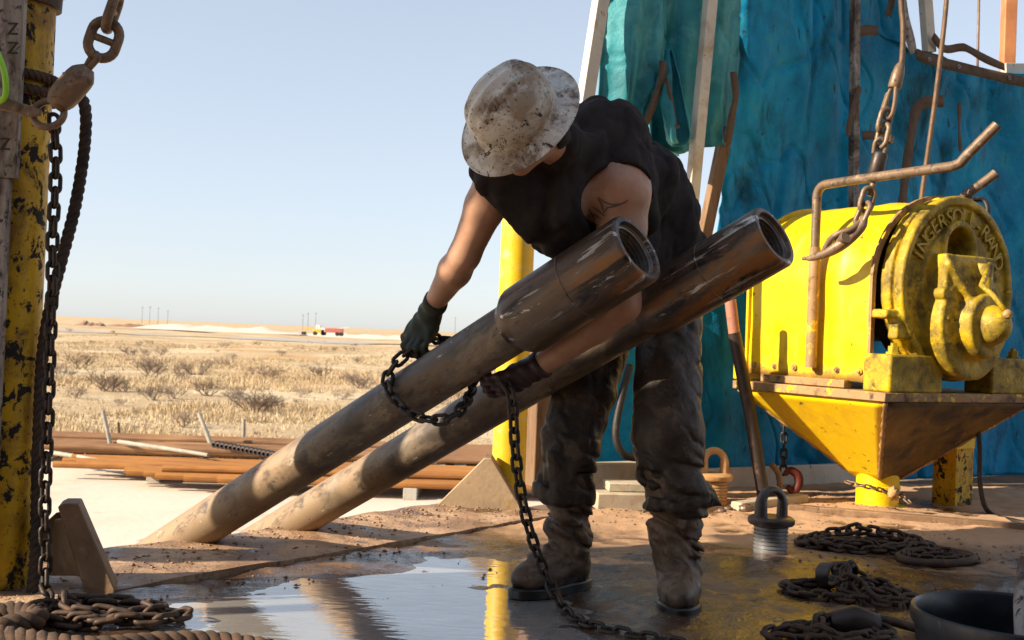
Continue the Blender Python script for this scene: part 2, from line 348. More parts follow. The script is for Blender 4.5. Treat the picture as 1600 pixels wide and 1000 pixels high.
M['pale_wood'] = mat('pale_mud_splashed_timber', (0.5, 0.42, 0.3, 1), [((0.26, 0.16, 0.09, 1), 7, 0.5, 0.7, 0.85), (DRUST, 40, 0.64, 0.68, 0.85)], rough=0.75, bump=0.3, bscale=50)
M['strap'] = mat('brown_webbing_strap', (0.13, 0.085, 0.055, 1), [((0.06, 0.04, 0.03, 1), 14, 0.5, 0.7, 0.9)], rough=0.9, bump=0.4, bscale=300, bdist=0.001)
M['steel_plate'] = mat('mud_caked_steel_plate', (0.2, 0.115, 0.06, 1), [((0.36, 0.22, 0.12, 1), 6, 0.5, 0.68, 0.85), ((0.05, 0.032, 0.022, 1), 12, 0.56, 0.7, 0.6)], rough=0.7, bump=0.5, bscale=45, bdist=0.006)
M['gusset'] = mat('dusty_tan_gusset_plate', (0.46, 0.33, 0.2, 1), [((0.6, 0.4, 0.05, 1), 11, 0.62, 0.72, 0.6), ((0.25, 0.14, 0.07, 1), 8, 0.52, 0.72, 0.8)], rough=0.7, bump=0.4, bscale=50)
M['table_edge'] = mat('rust_worn_table_plate', (0.36, 0.21, 0.09, 1), [((0.75, 0.48, 0.01, 1), 14, 0.56, 0.62, 0.5), (DRUST, 12, 0.52, 0.66, 0.8)], rough=0.65, bump=0.45, bscale=60)
M['bucket'] = mat('black_plastic_bucket', (0.007, 0.008, 0.012, 1), [((0.09, 0.09, 0.11, 1), 20, 0.63, 0.7, 0.5)], rough=0.4, bump=0.1)
M['grease'] = mat('dark_bucket_fluid', (0.02, 0.022, 0.03, 1), rough=0.15, bump=0.05)
M['hose'] = mat('black_rubber_hose', (0.02, 0.017, 0.015, 1), [((0.12, 0.07, 0.04, 1), 20, 0.56, 0.72, 0.85)], rough=0.6, bump=0.2)
M['lime'] = mat('bright_lime_hose', (0.35, 0.8, 0.04, 1), [((0.5, 0.45, 0.12, 1), 25, 0.58, 0.68, 0.7)], rough=0.45, bump=0.2)
M['red'] = mat('faded_red_paint', (0.11, 0.014, 0.01, 1), [(DRUST, 20, 0.55, 0.7, 0.8)], rough=0.6)
M['pink_steel'] = mat('salmon_steel', (0.42, 0.17, 0.11, 1), [(DRUST, 10, 0.52, 0.7, 0.7)], rough=0.6)  # salmon tone for the top length of the strut
M['mast'] = mat('orange_primer_mast_steel', (0.45, 0.17, 0.06, 1), rough=0.6)
M['skin'] = mat('sun_tanned_skin', (0.52, 0.29, 0.19, 1), [((0.34, 0.16, 0.1, 1), 9, 0.5, 0.78, 0.55), ((0.07, 0.045, 0.035, 1), 19, 0.66, 0.75, 0.6)], rough=0.5, bump=0.12, bscale=260, bdist=0.0008, vary=0.1, vscale=12, sss=0.12)
M['ink'] = mat('faded_tattoo_ink', (0.16, 0.12, 0.11, 1), rough=0.6, bump=0)
M['shirt'] = mat('black_cotton_shirt', (0.034, 0.029, 0.03, 1), [((0.052, 0.045, 0.043, 1), 7, 0.48, 0.7, 0.95)], rough=0.92, bump=0.35, bscale=300, bdist=0.001, spec=0.2, vary=0.25)
M['denim'] = mat('oil_soaked_denim', (0.058, 0.038, 0.025, 1), [((0.15, 0.098, 0.06, 1), 9, 0.52, 0.66, 0.7), ((0.17, 0.125, 0.09, 1), 7, 0.58, 0.68, 0.45), ((0.005, 0.004, 0.004, 1), 8, 0.54, 0.66, 0.4), ((0.09, 0.06, 0.04, 1), 40, 0.64, 0.7, 0.8)], rough=0.48, bump=0.7, bscale=110, bdist=0.004, vary=0.4, vscale=9, spec=0.3)
M['boot'] = mat('scuffed_brown_work_boot', (0.13, 0.078, 0.047, 1), [((0.24, 0.15, 0.092, 1), 10, 0.5, 0.64, 0.7), ((0.05, 0.03, 0.02, 1), 22, 0.56, 0.64, 0.5), ('grad', (0.03, 0.019, 0.013, 1), 2, 0.09, 0.04, 0.25, 0.05, 14.0), ((0.02, 0.014, 0.011, 1), 14, 0.56, 0.72, 0.5)], rough=0.6, bump=0.4, bscale=120, bdist=0.002)
M['sole'] = mat('wet_black_boot_sole', (0.014, 0.012, 0.011, 1), rough=0.35, bump=0.2)
M['glove_green'] = mat('oily_dark_green_glove', (0.035, 0.042, 0.022, 1), [((0.1, 0.13, 0.02, 1), 12, 0.6, 0.74, 0.8), (BLK, 10, 0.5, 0.68, 0.5)], rough=0.7, bump=0.5, bscale=160, bdist=0.002)
M['glove_dark'] = mat('oily_maroon_glove', (0.035, 0.014, 0.012, 1), [(BLK, 10, 0.5, 0.68, 0.5)], rough=0.6, bump=0.4, bscale=160, bdist=0.002)
M['hat'] = mat('grease_smeared_white_hard_hat', (0.74, 0.73, 0.68, 1), [((0.36, 0.29, 0.21, 1), 8, 0.45, 0.6, 0.5), ((0.19, 0.125, 0.08, 1), 12, 0.53, 0.63, 0.55), ((0.56, 0.55, 0.52, 1), 19, 0.58, 0.64, 0.4), ((0.03, 0.022, 0.018, 1), 34, 0.61, 0.65, 0.6), ((0.04, 0.03, 0.022, 1), 90, 0.6, 0.64, 0.6), ((0.03, 0.022, 0.018, 1), 40, 0.62, 0.64, 0.6, 0, (1, .15, 1))], rough=0.42, bump=0.15, bscale=60, bdist=0.002, vary=0.1)
M['eye'] = mat('eye_white', (0.7, 0.66, 0.62, 1), rough=0.2, bump=0)
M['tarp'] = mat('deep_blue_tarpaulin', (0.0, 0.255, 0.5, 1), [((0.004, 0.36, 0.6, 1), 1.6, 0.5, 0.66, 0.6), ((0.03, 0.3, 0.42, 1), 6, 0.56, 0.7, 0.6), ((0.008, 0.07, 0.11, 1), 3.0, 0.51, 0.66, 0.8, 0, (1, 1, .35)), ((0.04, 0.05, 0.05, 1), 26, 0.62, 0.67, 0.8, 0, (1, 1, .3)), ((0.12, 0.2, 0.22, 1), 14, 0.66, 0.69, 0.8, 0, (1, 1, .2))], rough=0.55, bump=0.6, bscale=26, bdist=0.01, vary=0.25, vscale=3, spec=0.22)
M['tarp_teal'] = mat('teal_tarpaulin_cloth', (0.02, 0.25, 0.3, 1), [((0.1, 0.42, 0.46, 1), 3.2, 0.5, 0.7, 0.6), ((0.02, 0.055, 0.06, 1), 4.2, 0.56, 0.72, 0.8, 0, (1, 1, .35)), ((0.1, 0.065, 0.04, 1), 18, 0.64, 0.72, 0.8)], rough=0.55, bump=0.5, bscale=26, bdist=0.008, vary=0.22, vscale=4)  # less blue than the other tarpaulin, with paler and darker patches
M['rust_pipe'] = mat('orange_rusted_line_pipe', (0.4, 0.165, 0.035, 1), [((0.25, 0.095, 0.025, 1), 3, 0.48, 0.7, 0.85, 0, (.2, 2, 2))], rough=0.8, bump=0.1, vary=0.2, vscale=1)
M['brown_pipe'] = mat('brown_rusted_drill_pipe', (0.24, 0.12, 0.055, 1), [((0.38, 0.2, 0.09, 1), 2, 0.5, 0.7, 0.85, 0, (.2, 2, 2))], rough=0.85, bump=0.1, vary=0.25, vscale=1)
M['dark_pipe'] = mat('dark_scaled_pipe', (0.05, 0.032, 0.024, 1), rough=0.7, bump=0.1)
M['stake'] = mat('bleached_stake_wood', (0.36, 0.32, 0.26, 1), rough=0.8, bump=0.2)
M['block'] = mat('white_cribbing_block', (0.42, 0.38, 0.32, 1), rough=0.8, bump=0.2)
M['bush'] = mat('bare_grey_mesquite_twig', (0.27, 0.2, 0.15, 1), rough=0.9, bump=0, vary=0.3, vscale=2)
M['grass'] = mat('dry_straw_grass', (0.63, 0.49, 0.31, 1), [((0.46, 0.34, 0.19, 1), 0.25, 0.45, 0.62, 0.9), ((0.4, 0.27, 0.15, 1), 0.11, 0.55, 0.65, 0.9)], rough=0.9, bump=0, vary=0.25, vscale=0.5)
M['far_pole'] = mat('far_pole_timber', (0.17, 0.14, 0.12, 1), rough=0.9, bump=0)
M['far_red'] = mat('far_vehicle_red', (0.5, 0.16, 0.13, 1), rough=0.5, bump=0)
M['far_yellow'] = mat('far_vehicle_yellow', (0.75, 0.5, 0.03, 1), rough=0.5, bump=0)
M['far_white'] = mat('far_vehicle_white', (0.7, 0.7, 0.7, 1), rough=0.5, bump=0)
M['far_black'] = mat('far_vehicle_tyre', (0.03, 0.03, 0.03, 1), rough=0.8, bump=0)
M['spoil'] = mat('pale_spoil_earth', (0.66, 0.58, 0.48, 1), rough=0.95, bump=0.3, bscale=1)
M['spoil_brown'] = mat('brown_spoil_earth', (0.3, 0.17, 0.1, 1), rough=0.95, bump=0.3, bscale=1)
M['ground'] = mat('dry_prairie_earth', (0.5, 0.37, 0.225, 1), [((0.62, 0.5, 0.33, 1), 0.09, 0.47, 0.6, 0.95), ((0.47, 0.29, 0.15, 1), 0.06, 0.52, 0.64, 0.95), ((0.34, 0.25, 0.16, 1), 0.35, 0.6, 0.7, 0.95)], rough=0.95, bump=0.6, bscale=3, bdist=0.2, vary=0.16, vscale=0.02, spec=0.1)
M['pad'] = mat('pale_caliche_pad', (0.66, 0.57, 0.465, 1), [((0.55, 0.44, 0.33, 1), 0.35, 0.5, 0.7, 0.95), ((0.42, 0.32, 0.23, 1), 1.7, 0.63, 0.72, 0.95)], rough=0.95, bump=0.35, bscale=5, bdist=0.03, vary=0.07, vscale=0.2, spec=0.15)
M['road'] = mat('grey_gravel_road', (0.4, 0.36, 0.32, 1), rough=0.95, bump=0.1, vary=0.08)
M['mud'] = mat('wet_rig_floor_mud', (0.15, 0.078, 0.038, 1), [((0.23, 0.125, 0.06, 1), 3, 0.5, 0.62, 0.75), ((0.11, 0.058, 0.03, 1), 7, 0.52, 0.62, 0.4), ((0.08, 0.044, 0.025, 1), 2.6, 0.42, 0.5, 0.09), ('grad', (0.46, 0.265, 0.135, 1), 1, 4.4, 5.1, 0.85, 0.6, 1.8), ('grad', (0.075, 0.042, 0.025, 1), 2, 0.009, 0.002, 0.08, 0.003, 9.0), ((0.05, 0.03, 0.022, 1), 55, 0.62, 0.67, 0.5), ((0.42, 0.29, 0.19, 1), 90, 0.64, 0.68, 0.8)], rough=0.66, bump=0.75, bscale=60, bdetail=10, bdist=0.006, vary=0.25, vscale=9, spec=0.95)  # pale towards the back: dry mud, with sunlight also put into the colour
M['sill_mud'] = mat('gritty_sill_mud', (0.3, 0.175, 0.1, 1), [((0.52, 0.34, 0.21, 1), 4, 0.46, 0.6, 0.9), ((0.14, 0.075, 0.042, 1), 6, 0.54, 0.62, 0.22), ((0.05, 0.03, 0.022, 1), 55, 0.62, 0.67, 0.5), ((0.55, 0.4, 0.28, 1), 90, 0.62, 0.66, 0.8)], rough=0.6, bump=0.9, bscale=70, bdetail=10, bdist=0.007, vary=0.25, vscale=9)
M['crumb'] = mat('gritty_mud_crumbs', (0.26, 0.145, 0.075, 1), [((0.4, 0.26, 0.15, 1), 14, 0.5, 0.62, 0.9)], rough=0.85, bump=0.3, vary=0.35, vscale=30)
M['water'] = mat('oily_puddle_water', (0.56, 0.525, 0.49, 1), rough=0.02, metal=0.6, bump=0, vary=0.08, ior=1.5)
# ---------------------------------------------------------------- ground, pad, road
def sheet(name, xs, ys, zf, m, kind='structure'):
    X, Y = np.meshgrid(xs, ys, indexing='ij'); Z = zf(X, Y); n1, n2 = X.shape
    v = np.stack([X, Y, Z], -1).reshape(-1, 3); I = np.arange(n1 * n2).reshape(n1, n2)
    f = np.stack([I[:-1, :-1], I[1:, :-1], I[1:, 1:], I[:-1, 1:]], -1).reshape(-1, 4)
    return tag(mesh_obj(name, v, f, m, None, 180), kind=kind)
def axis(vals): return np.array(sorted(set(vals)), float)
gx = axis(list(range(-150, 151, 3)) + [s * (150 * 1.35 ** k) for k in range(1, 17) for s in (-1, 1)])
gy = axis(list(range(-60, 260, 3)) + [260 * 1.3 ** k for k in range(1, 18)] + [-60 * 1.5 ** k for k in range(1, 12)])
def gz(X, Y):
    far = np.clip((np.hypot(X, Y) - 38) / 60, 0, 1)
    return GROUND + far * (0.5 * fbm(X / 22, Y / 22, 1.0) - 0.1) - 0.02
sheet('ground', gx, gy, gz, M['ground'])
padx = np.linspace(-38, 22, 61); pady = np.linspace(-20, 27.5, 48)
def padz(X, Y): return GROUND + 0.012 + 0.02 * fbm(X / 3, Y / 3, 4.0)
tag(sheet('caliche_pad', padx, pady, padz, M['pad']), 'pale caliche yard below the rig floor', None)
rd = MB(); ra, rb = V(-700, 205, 0), V(500, 330, 0)
rdir = (rb - ra).normalized(); rn = V(-rdir.y, rdir.x, 0)
rv = []
for i in range(601):
    c = ra + rdir * ((rb - ra).length * i / 600)
    for s in (-14, 0, 14):
        q = c + rn * s; rv.append((q.x, q.y, float(gz(np.array(q.x), np.array(q.y))) + 0.10))
rf = [[i * 3 + k, (i + 1) * 3 + k, (i + 1) * 3 + k + 1, i * 3 + k + 1] for i in range(600) for k in range(2)]
tag(mesh_obj('road', rv, rf, M['road'], None, 180), 'grey gravel road crossing the prairie', kind='structure')

# ---------------------------------------------------------------- rig floor
EA, EB = V(-1.2, 3.45, 0), V(0.04, 5.0, 0)                    # inner line of the sill plate along the open side
ED = (EB - EA).normalized(); EN = V(-ED.y, ED.x, 0)           # EN points out over the yard
def side(x, y): return (x - EA.x) * EN.x + (y - EA.y) * EN.y
PUD = [(460, 965, .30), (560, 940, .30), (650, 915, .28), (740, 893, .26), (620, 985, .40), (740, 950, .34), (830, 960, .20), (780, 1010, .34), (560, 1030, .4)]
PUD = [(on(a, b), c) for a, b, c in PUD]
def floor_h(X, Y):
    b = np.zeros_like(X)
    for p, r in PUD: b = np.maximum(b, np.exp(-(((X - p.x) ** 2 + (Y - p.y) ** 2) / (r * r)) ** 1.3))
    h = 0.012 + 0.009 * fbm(X * 2.2, Y * 2.2, 3.0, 3) + 0.0055 * fbm(X * 10, Y * 10, 6.0, 4) + 0.004 * np.maximum(fbm(X * 26, Y * 26, 2.0, 3), 0)
    h = h - 0.030 * b
    return h
fx = np.arange(-2.4, 3.6, 0.018); fy = np.arange(2.6, 7.2, 0.018)
X, Y = np.meshgrid(fx, fy, indexing='ij'); Z = floor_h(X, Y).copy()
n1, n2 = X.shape; I = np.arange(n1 * n2).reshape(n1, n2)
S = side(X, Y)
clamp = np.clip(S, 0, None); X2 = X - EN.x * clamp; Y2 = Y - EN.y * clamp
keep = (S < 0.018 * 2)[:-1, :-1] & (S < 0.018 * 2)[1:, 1:] & (S < 0.018 * 2)[1:, :-1] & (S < 0.018 * 2)[:-1, 1:]
f = np.stack([I[:-1, :-1], I[1:, :-1], I[1:, 1:], I[:-1, 1:]], -1)[keep]
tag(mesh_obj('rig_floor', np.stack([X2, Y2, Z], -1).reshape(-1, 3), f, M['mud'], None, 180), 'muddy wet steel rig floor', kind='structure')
# the steel deck the mud lies on, with its beams and legs
mb = MB()
e0 = EA - ED * 7 + EN * 0.5; e1 = EA + ED * 10.5 + EN * 0.5
mb.prism([V(e0.x, e0.y, -0.33), V(9.5, -4.5, -0.33), V(11.5, 9.5, -0.33), V(e1.x, e1.y, -0.33)], (0, 0, 0.29))
deck = mb.build('deck_slab', M['steel_plate']); tag(deck, 'steel deck slab under the rig floor mud', kind='structure')
for q in ((-0.9, 3.2), (-3.2, 0.2), (0.3, 5.0), (3.0, 8.2), (7, -2.5), (8.5, 7), (2.5, 2)):
    c = MB(); c.box((q[0], q[1], (GROUND - 0.33) / 2), (0.14, 0, 0), (0, 0.14, 0), (0, 0, (-0.33 - GROUND) / 2))
    c.build('deck_leg', M['steel_plate'], deck)
# sill plate along the open side: a slightly tilted steel strip with mud on it
def sill(i0, i1, w0, w1):
    n, k = 90, 18; v = []
    for i in range(n + 1):
        for j in range(k + 1):
            s = i0 + (i1 - i0) * i / n; t = j / k; wd = w0 + (w1 - w0) * i / n
            p = EA + ED * s + EN * (0.012 + wd * t); z = 0.024 + 0.02 * t
            z += 0.005 * float(fbm(p.x * 7, p.y * 7, 8.0, 4)) + 0.006 * max(0, float(fbm(p.x * 3, p.y * 3, 1.5, 3))) + (0.012 * t * max(0, float(vnoise(p.x * 5, p.y * 5, 3.3))))
            v.append((p.x, p.y, z))
    f = [[i * (k + 1) + j, (i + 1) * (k + 1) + j, (i + 1) * (k + 1) + j + 1, i * (k + 1) + j + 1] for i in range(n) for j in range(k)]
    o = len(v); v += [(x, y, -0.04) for x, y, z in v[:]]
    ring = [i * (k + 1) for i in range(n + 1)] + [n * (k + 1) + j for j in range(1, k + 1)] + [i * (k + 1) + k for i in range(n - 1, -1, -1)] + [j for j in range(k - 1, 0, -1)]
    f += [[a, a + o, b + o, b][::-1] for a, b in zip(ring, ring[1:] + ring[:1])]
    return mesh_obj('sill_plate', v, f, M['sill_mud'], None, 40)
tag(sill(-1.4, 2.35, 0.44, 0.46), 'raised sill plate along the open edge of the rig floor', kind='structure')
# ramp the pipes slide up on
mb = MB(); rampd = V(-0.69, 0.47, -0.50).normalized()
r0 = EA + ED * 0.15 + EN * 0.52 + V(0, 0, -0.25); r1 = EA + ED * 1.95 + EN * 0.52 + V(0, 0, -0.25)
Lr = (GROUND + 0.25) / rampd.z
mb.prism([r0, r1, r1 + rampd * Lr, r0 + rampd * Lr], (0, 0, -0.1))
tag(mb.build('pipe_ramp', M['steel_plate']), 'sloping steel ramp from the yard to the rig floor', kind='structure')
# puddle
wv = []; wf = []; nx_, ny_ = 60, 60
W = [V(-1.0, 2.2, 0), V(2.6, 2.2, 0), V(2.6, 5.4, 0), V(.3, 5.0, 0), EA + ED * .9 - EN * .03, EA - EN * .03]
cx = sum(p.x for p in W) / 6; cy = sum(p.y for p in W) / 6
water = tag(mesh_obj('puddle', [(p.x, p.y, 0.0) for p in W], [[0, 1, 2, 3, 4, 5]], M['water'], None, None), 'shallow muddy puddle on the rig floor', kind='structure')
t = M['water'].node_tree; p = t.nodes['Principled BSDF']
for l in list(p.inputs['Roughness'].links): t.links.remove(l)
p.inputs['Roughness'].default_value = 0.02
tc = t.nodes.new('ShaderNodeTexCoord'); n1_ = t.nodes.new('ShaderNodeTexNoise'); n1_.inputs['Scale'].default_value = 6; n1_.inputs['Detail'].default_value = 3; n1_.inputs['Distortion'].default_value = 1.5
mp = t.nodes.new('ShaderNodeMapping'); mp.inputs['Rotation'].default_value = (0, 0, 0.3); mp.inputs['Scale'].default_value = (1, 2.6, 1)
bp = t.nodes.new('ShaderNodeBump'); bp.inputs['Strength'].default_value = 0.06; bp.inputs['Distance'].default_value = 0.02
t.links.new(tc.outputs['Object'], mp.inputs[0]); t.links.new(mp.outputs[0], n1_.inputs['Vector']); t.links.new(n1_.outputs['Fac'], bp.inputs['Height']); t.links.new(bp.outputs[0], p.inputs['Normal'])

# crumbs of mud and grit on the floor and the sill plate
OCT = np.array([(1, 0, 0), (-1, 0, 0), (0, 1, 0), (0, -1, 0), (0, 0, 1), (0, 0, -.6)]); OF = np.array([[0, 2, 4], [2, 1, 4], [1, 3, 4], [3, 0, 4], [2, 0, 5], [1, 2, 5], [3, 1, 5], [0, 3, 5]])
s_, t_ = -.9 + 3.2 * nrg.random(3400), nrg.random(3400) ** .6
c1 = np.stack([EA.x + ED.x * s_ + EN.x * (.02 + .43 * t_), EA.y + ED.y * s_ + EN.y * (.02 + .43 * t_), .026 + .02 * t_], 1)
x, y = -1.4 + 4.6 * nrg.random(16000), 2.9 + 3.6 * nrg.random(16000); z = floor_h(x, y)
ok = (side(x, y) < 0) & (vnoise(x * 2.3, y * 2.3, 5.0) > -.05) & (z > .004); c2 = np.stack([x, y, z], 1)[ok]
xw, yw = -.9 + 1.6 * nrg.random(900), 2.9 + 1.6 * nrg.random(900); zw = floor_h(xw, yw); okw = (zw < -.001) & (side(xw, yw) < -.05) & (vnoise(xw * 5, yw * 5, 1.0) > .62); c3 = np.stack([xw, yw, xw * 0 + .0005], 1)[okw]
cc_ = np.concatenate([c1, c2, c3]); n_ = len(cc_); r_ = .0014 + .0085 * nrg.random(n_) ** 6
cv = cc_[:, None, :] + OCT[None] * (r_[:, None, None] * (.6 + .7 * nrg.random((n_, 6, 1)))) * np.array([1.2, 1, .7]) + np.array([0, 0, 1])[None, None] * (r_ * .25)[:, None, None]
cf = (OF[None] + 6 * np.arange(n_)[:, None, None]).reshape(-1, 3); cv = cv.reshape(-1, 3)
tag(mesh_obj('mud_crumbs', cv, cf, M['crumb'], None, 180), 'gritty crumbs of mud strewn over the rig floor', 'mud', kind='stuff')

# ---------------------------------------------------------------- dry prairie
def in_view(x, y): return -0.62 * y < x < 0.2 * y
NG = 60000
gy_ = 28.5 + 170 * nrg.random(NG) ** 1.5; gx_ = (-0.6 + 0.8 * nrg.random(NG)) * gy_
den = fbm(gx_ / 9, gy_ / 9, 7.0, 3)
ok = ((gy_ > 33) | (nrg.random(NG) > .7)) & ((den > -0.12) | (nrg.random(NG) > .88)); gx_, gy_, den = gx_[ok][:32000], gy_[ok][:32000], den[ok][:32000]
gh = (0.08 + 0.22 * nrg.random(len(gx_)) ** 1.6) * np.where(den > .1, 1.25, 0.6); gz_ = gz(gx_, gy_)
NB = 6; rp = lambda a: np.repeat(a, NB)
n_ = len(gx_) * NB; a_ = nrg.random(n_) * 6.283; r_ = 0.2 * nrg.random(n_); le_ = 0.8 * nrg.random(n_) * rp(gh); wd_ = 0.008 + 0.014 * nrg.random(n_) + rp(gy_) * 0.00018; q_ = nrg.random(n_) * 6.283
bx_, by_, bz_ = rp(gx_) + r_ * np.cos(a_), rp(gy_) + r_ * np.sin(a_), rp(gz_)
gv = np.stack([np.stack([bx_ - wd_ * np.cos(q_), by_ - wd_ * np.sin(q_), bz_ - .02], 1), np.stack([bx_ + wd_ * np.cos(q_), by_ + wd_ * np.sin(q_), bz_ - .02], 1), np.stack([bx_ + le_ * np.cos(a_), by_ + le_ * np.sin(a_), bz_ + rp(gh) * (.7 + .5 * nrg.random(n_))], 1)], 1).reshape(-1, 3)
gf = np.arange(n_ * 3).reshape(-1, 3)
tag(mesh_obj('dry_grass', gv, gf, M['grass']), 'dry straw coloured grass covering the prairie', 'grass', kind='stuff')
def bush_mesh(seed, h, wdt):
    r = random.Random(seed); mb = MB()
    def twig(a, d, L, w, lev):
        d = d.normalized(); b = a + d * L; s = d.orthogonal().normalized() * w; s2 = d.cross(s)
        o = len(mb.v); mb.v += [tuple(a + s), tuple(a - s * .5 + s2 * .8), tuple(a - s * .5 - s2 * .8), tuple(b)]
        mb.f += [[o, o + 1, o + 3], [o + 1, o + 2, o + 3], [o + 2, o, o + 3]]
        if lev > 0:
            for k in range(r.randint(3, 4)):
                t = 0.35 + 0.6 * r.random(); q = V(r.uniform(-1, 1) * wdt, r.uniform(-1, 1) * wdt, r.uniform(-.2, .9))
                twig(a + (b - a) * t, d * 0.8 + q * 0.9, L * r.uniform(.5, .75), w * .6, lev - 1)
    for k in range(9):
        q = r.random() * 6.283; twig(V(r.uniform(-.15, .15), r.uniform(-.15, .15), -.03), V(math.cos(q) * wdt * r.uniform(.5, 1.2), math.sin(q) * wdt * r.uniform(.5, 1.2), 1), h * r.uniform(.4, .6), 0.022, 3)
    me = bpy.data.meshes.new('bush'); me.from_pydata(mb.v, [], mb.f); me.materials.append(M['bush']); return me
BM = [bush_mesh(s, 1.0, wd) for s, wd in ((1, .9), (2, 1.2), (3, .8), (4, 1.4), (5, 1.0))]
def place_bush(x, y, s, i, label, group=None):
    o = link(bpy.data.objects.new('mesquite_bush', BM[i % 5])); o.location = (x, y, float(gz(np.array(x), np.array(y)))); o.scale = (s * 1.05, s * 1.05, s * .78); o.rotation_euler.z = i * 1.7
    return tag(o, label, 'bush', group)
shown = [(238, 583, 1.9, 'grey bare mesquite bush in the left middle of the prairie'), (305, 584, 1.9, 'grey bare mesquite bush beyond the leaning stakes'), (502, 590, 1.6, 'grey bare mesquite bush just left of the chained pipe'),
         (420, 590, 1.5, 'grey bare mesquite bush in the middle of the open prairie'), (545, 600, 1.3, 'low dark bare bush beside the upper pipe'), (270, 622, 1.1, 'small bare bush in the grass left of middle'),
         (190, 612, 1.2, 'small bare bush right of the hanging chain'), (125, 575, 1.7, 'bare mesquite bush close behind the hanging chain'), (365, 622, 1.0, 'small bare bush above the stacked rack chains'),
         (290, 667, 1.1, 'bare bush directly behind the leaning grey stake'), (470, 620, .9, 'tiny bare bush in straw grass near the upper pipe'), (120, 622, 1.0, 'small bare bush low beside the hanging chain'),
         (570, 607, 1.0, 'small dark bare bush touching the upper pipe outline'), (205, 553, 1.6, 'far grey bush on the left prairie'), (440, 552, 1.4, 'far grey bush below the white spoil bank')]
for i, (a, b, s, lb) in enumerate(shown):
    p = on(a, b, GROUND); place_bush(p.x, p.y, s, i, lb)
k = 0
while k < 190:
    y = 42 + 230 * nrg.random() ** 1.5; x = (-0.6 + 0.8 * nrg.random()) * y
    place_bush(x, y, 0.45 + 1.3 * nrg.random() ** 2, k + 3, 'small grey bare bush scattered over the far prairie', 'bushes scattered over the far prairie'); k += 1
# spoil banks, far poles and vehicles
def mound(name, label, px, py, Y, wid, dep, hgt, m):
    p = at(px, py, Y); xs = np.linspace(-1, 1, 40); ys = np.linspace(-1, 1, 12)
    A, B = np.meshgrid(xs, ys, indexing='ij'); base = float(gz(np.array(p.x), np.array(p.y)))
    H = np.maximum(0, (1 - A ** 2)) ** .6 * np.maximum(0, 1 - B ** 2) * (hgt * (0.75 + 0.45 * fbm(A * 4, B * 2, Y, 3))); I = np.arange(480).reshape(40, 12)
    f = np.stack([I[:-1, :-1], I[1:, :-1], I[1:, 1:], I[:-1, 1:]], -1).reshape(-1, 4)
    o = mesh_obj(name, np.stack([p.x + A * wid / 2, p.y + B * dep / 2, base - .3 + H], -1).reshape(-1, 3), f, m, None, 60)
    return tag(o, label, 'earth bank')
mound('spoil_bank', 'long white spoil bank near the horizon', 345, 512, 420, 62, 20, 2.4, M['spoil'])
mound('spoil_bank', 'low pale spoil bank running right of the far vehicles', 590, 522, 430, 60, 18, 2.2, M['spoil'])
mound('spoil_bank', 'small brown spoil heap near the horizon at left', 142, 502, 480, 14, 10, 2.6, M['spoil_brown'])
mound('spoil_bank', 'low brown bank left of the white spoil bank', 215, 508, 470, 26, 10, 1.6, M['spoil_brown'])
for i, (a, b, h, lb) in enumerate([(222, 497, 11, 'first far utility pole at left of the horizon'), (234, 498, 12, 'second far utility pole from the left'), (247, 498, 11, 'third far utility pole from the left'), (262, 499, 9, 'fourth far utility pole from the left'),
                             (473, 508, 10, 'left far pole of the trio mid horizon'), (481, 508, 11, 'middle far pole of the trio mid horizon'), (493, 509, 11, 'right far pole of the trio mid horizon'), (711, 516, 13, 'far utility pole between arm and upper pipe')]):
    p = at(a, b, 900); z0 = float(gz(np.array(p.x), np.array(p.y))); t_ = thing('utility_pole', lb, 'pole', (p.x, p.y, z0), 'far utility poles')
    mb = MB(); mb.tube([(p.x, p.y, z0 - 1), (p.x, p.y, z0 + 3 + h)], [.17, .13], 6); mb.build('pole_shaft', M['far_pole'], t_)
    mb = MB(); mb.box((p.x, p.y - .3, z0 + 2 + h), (1.2, 0, 0), (0, .1, 0), (0, 0, .08)); mb.build('crossarm', M['far_pole'], t_)
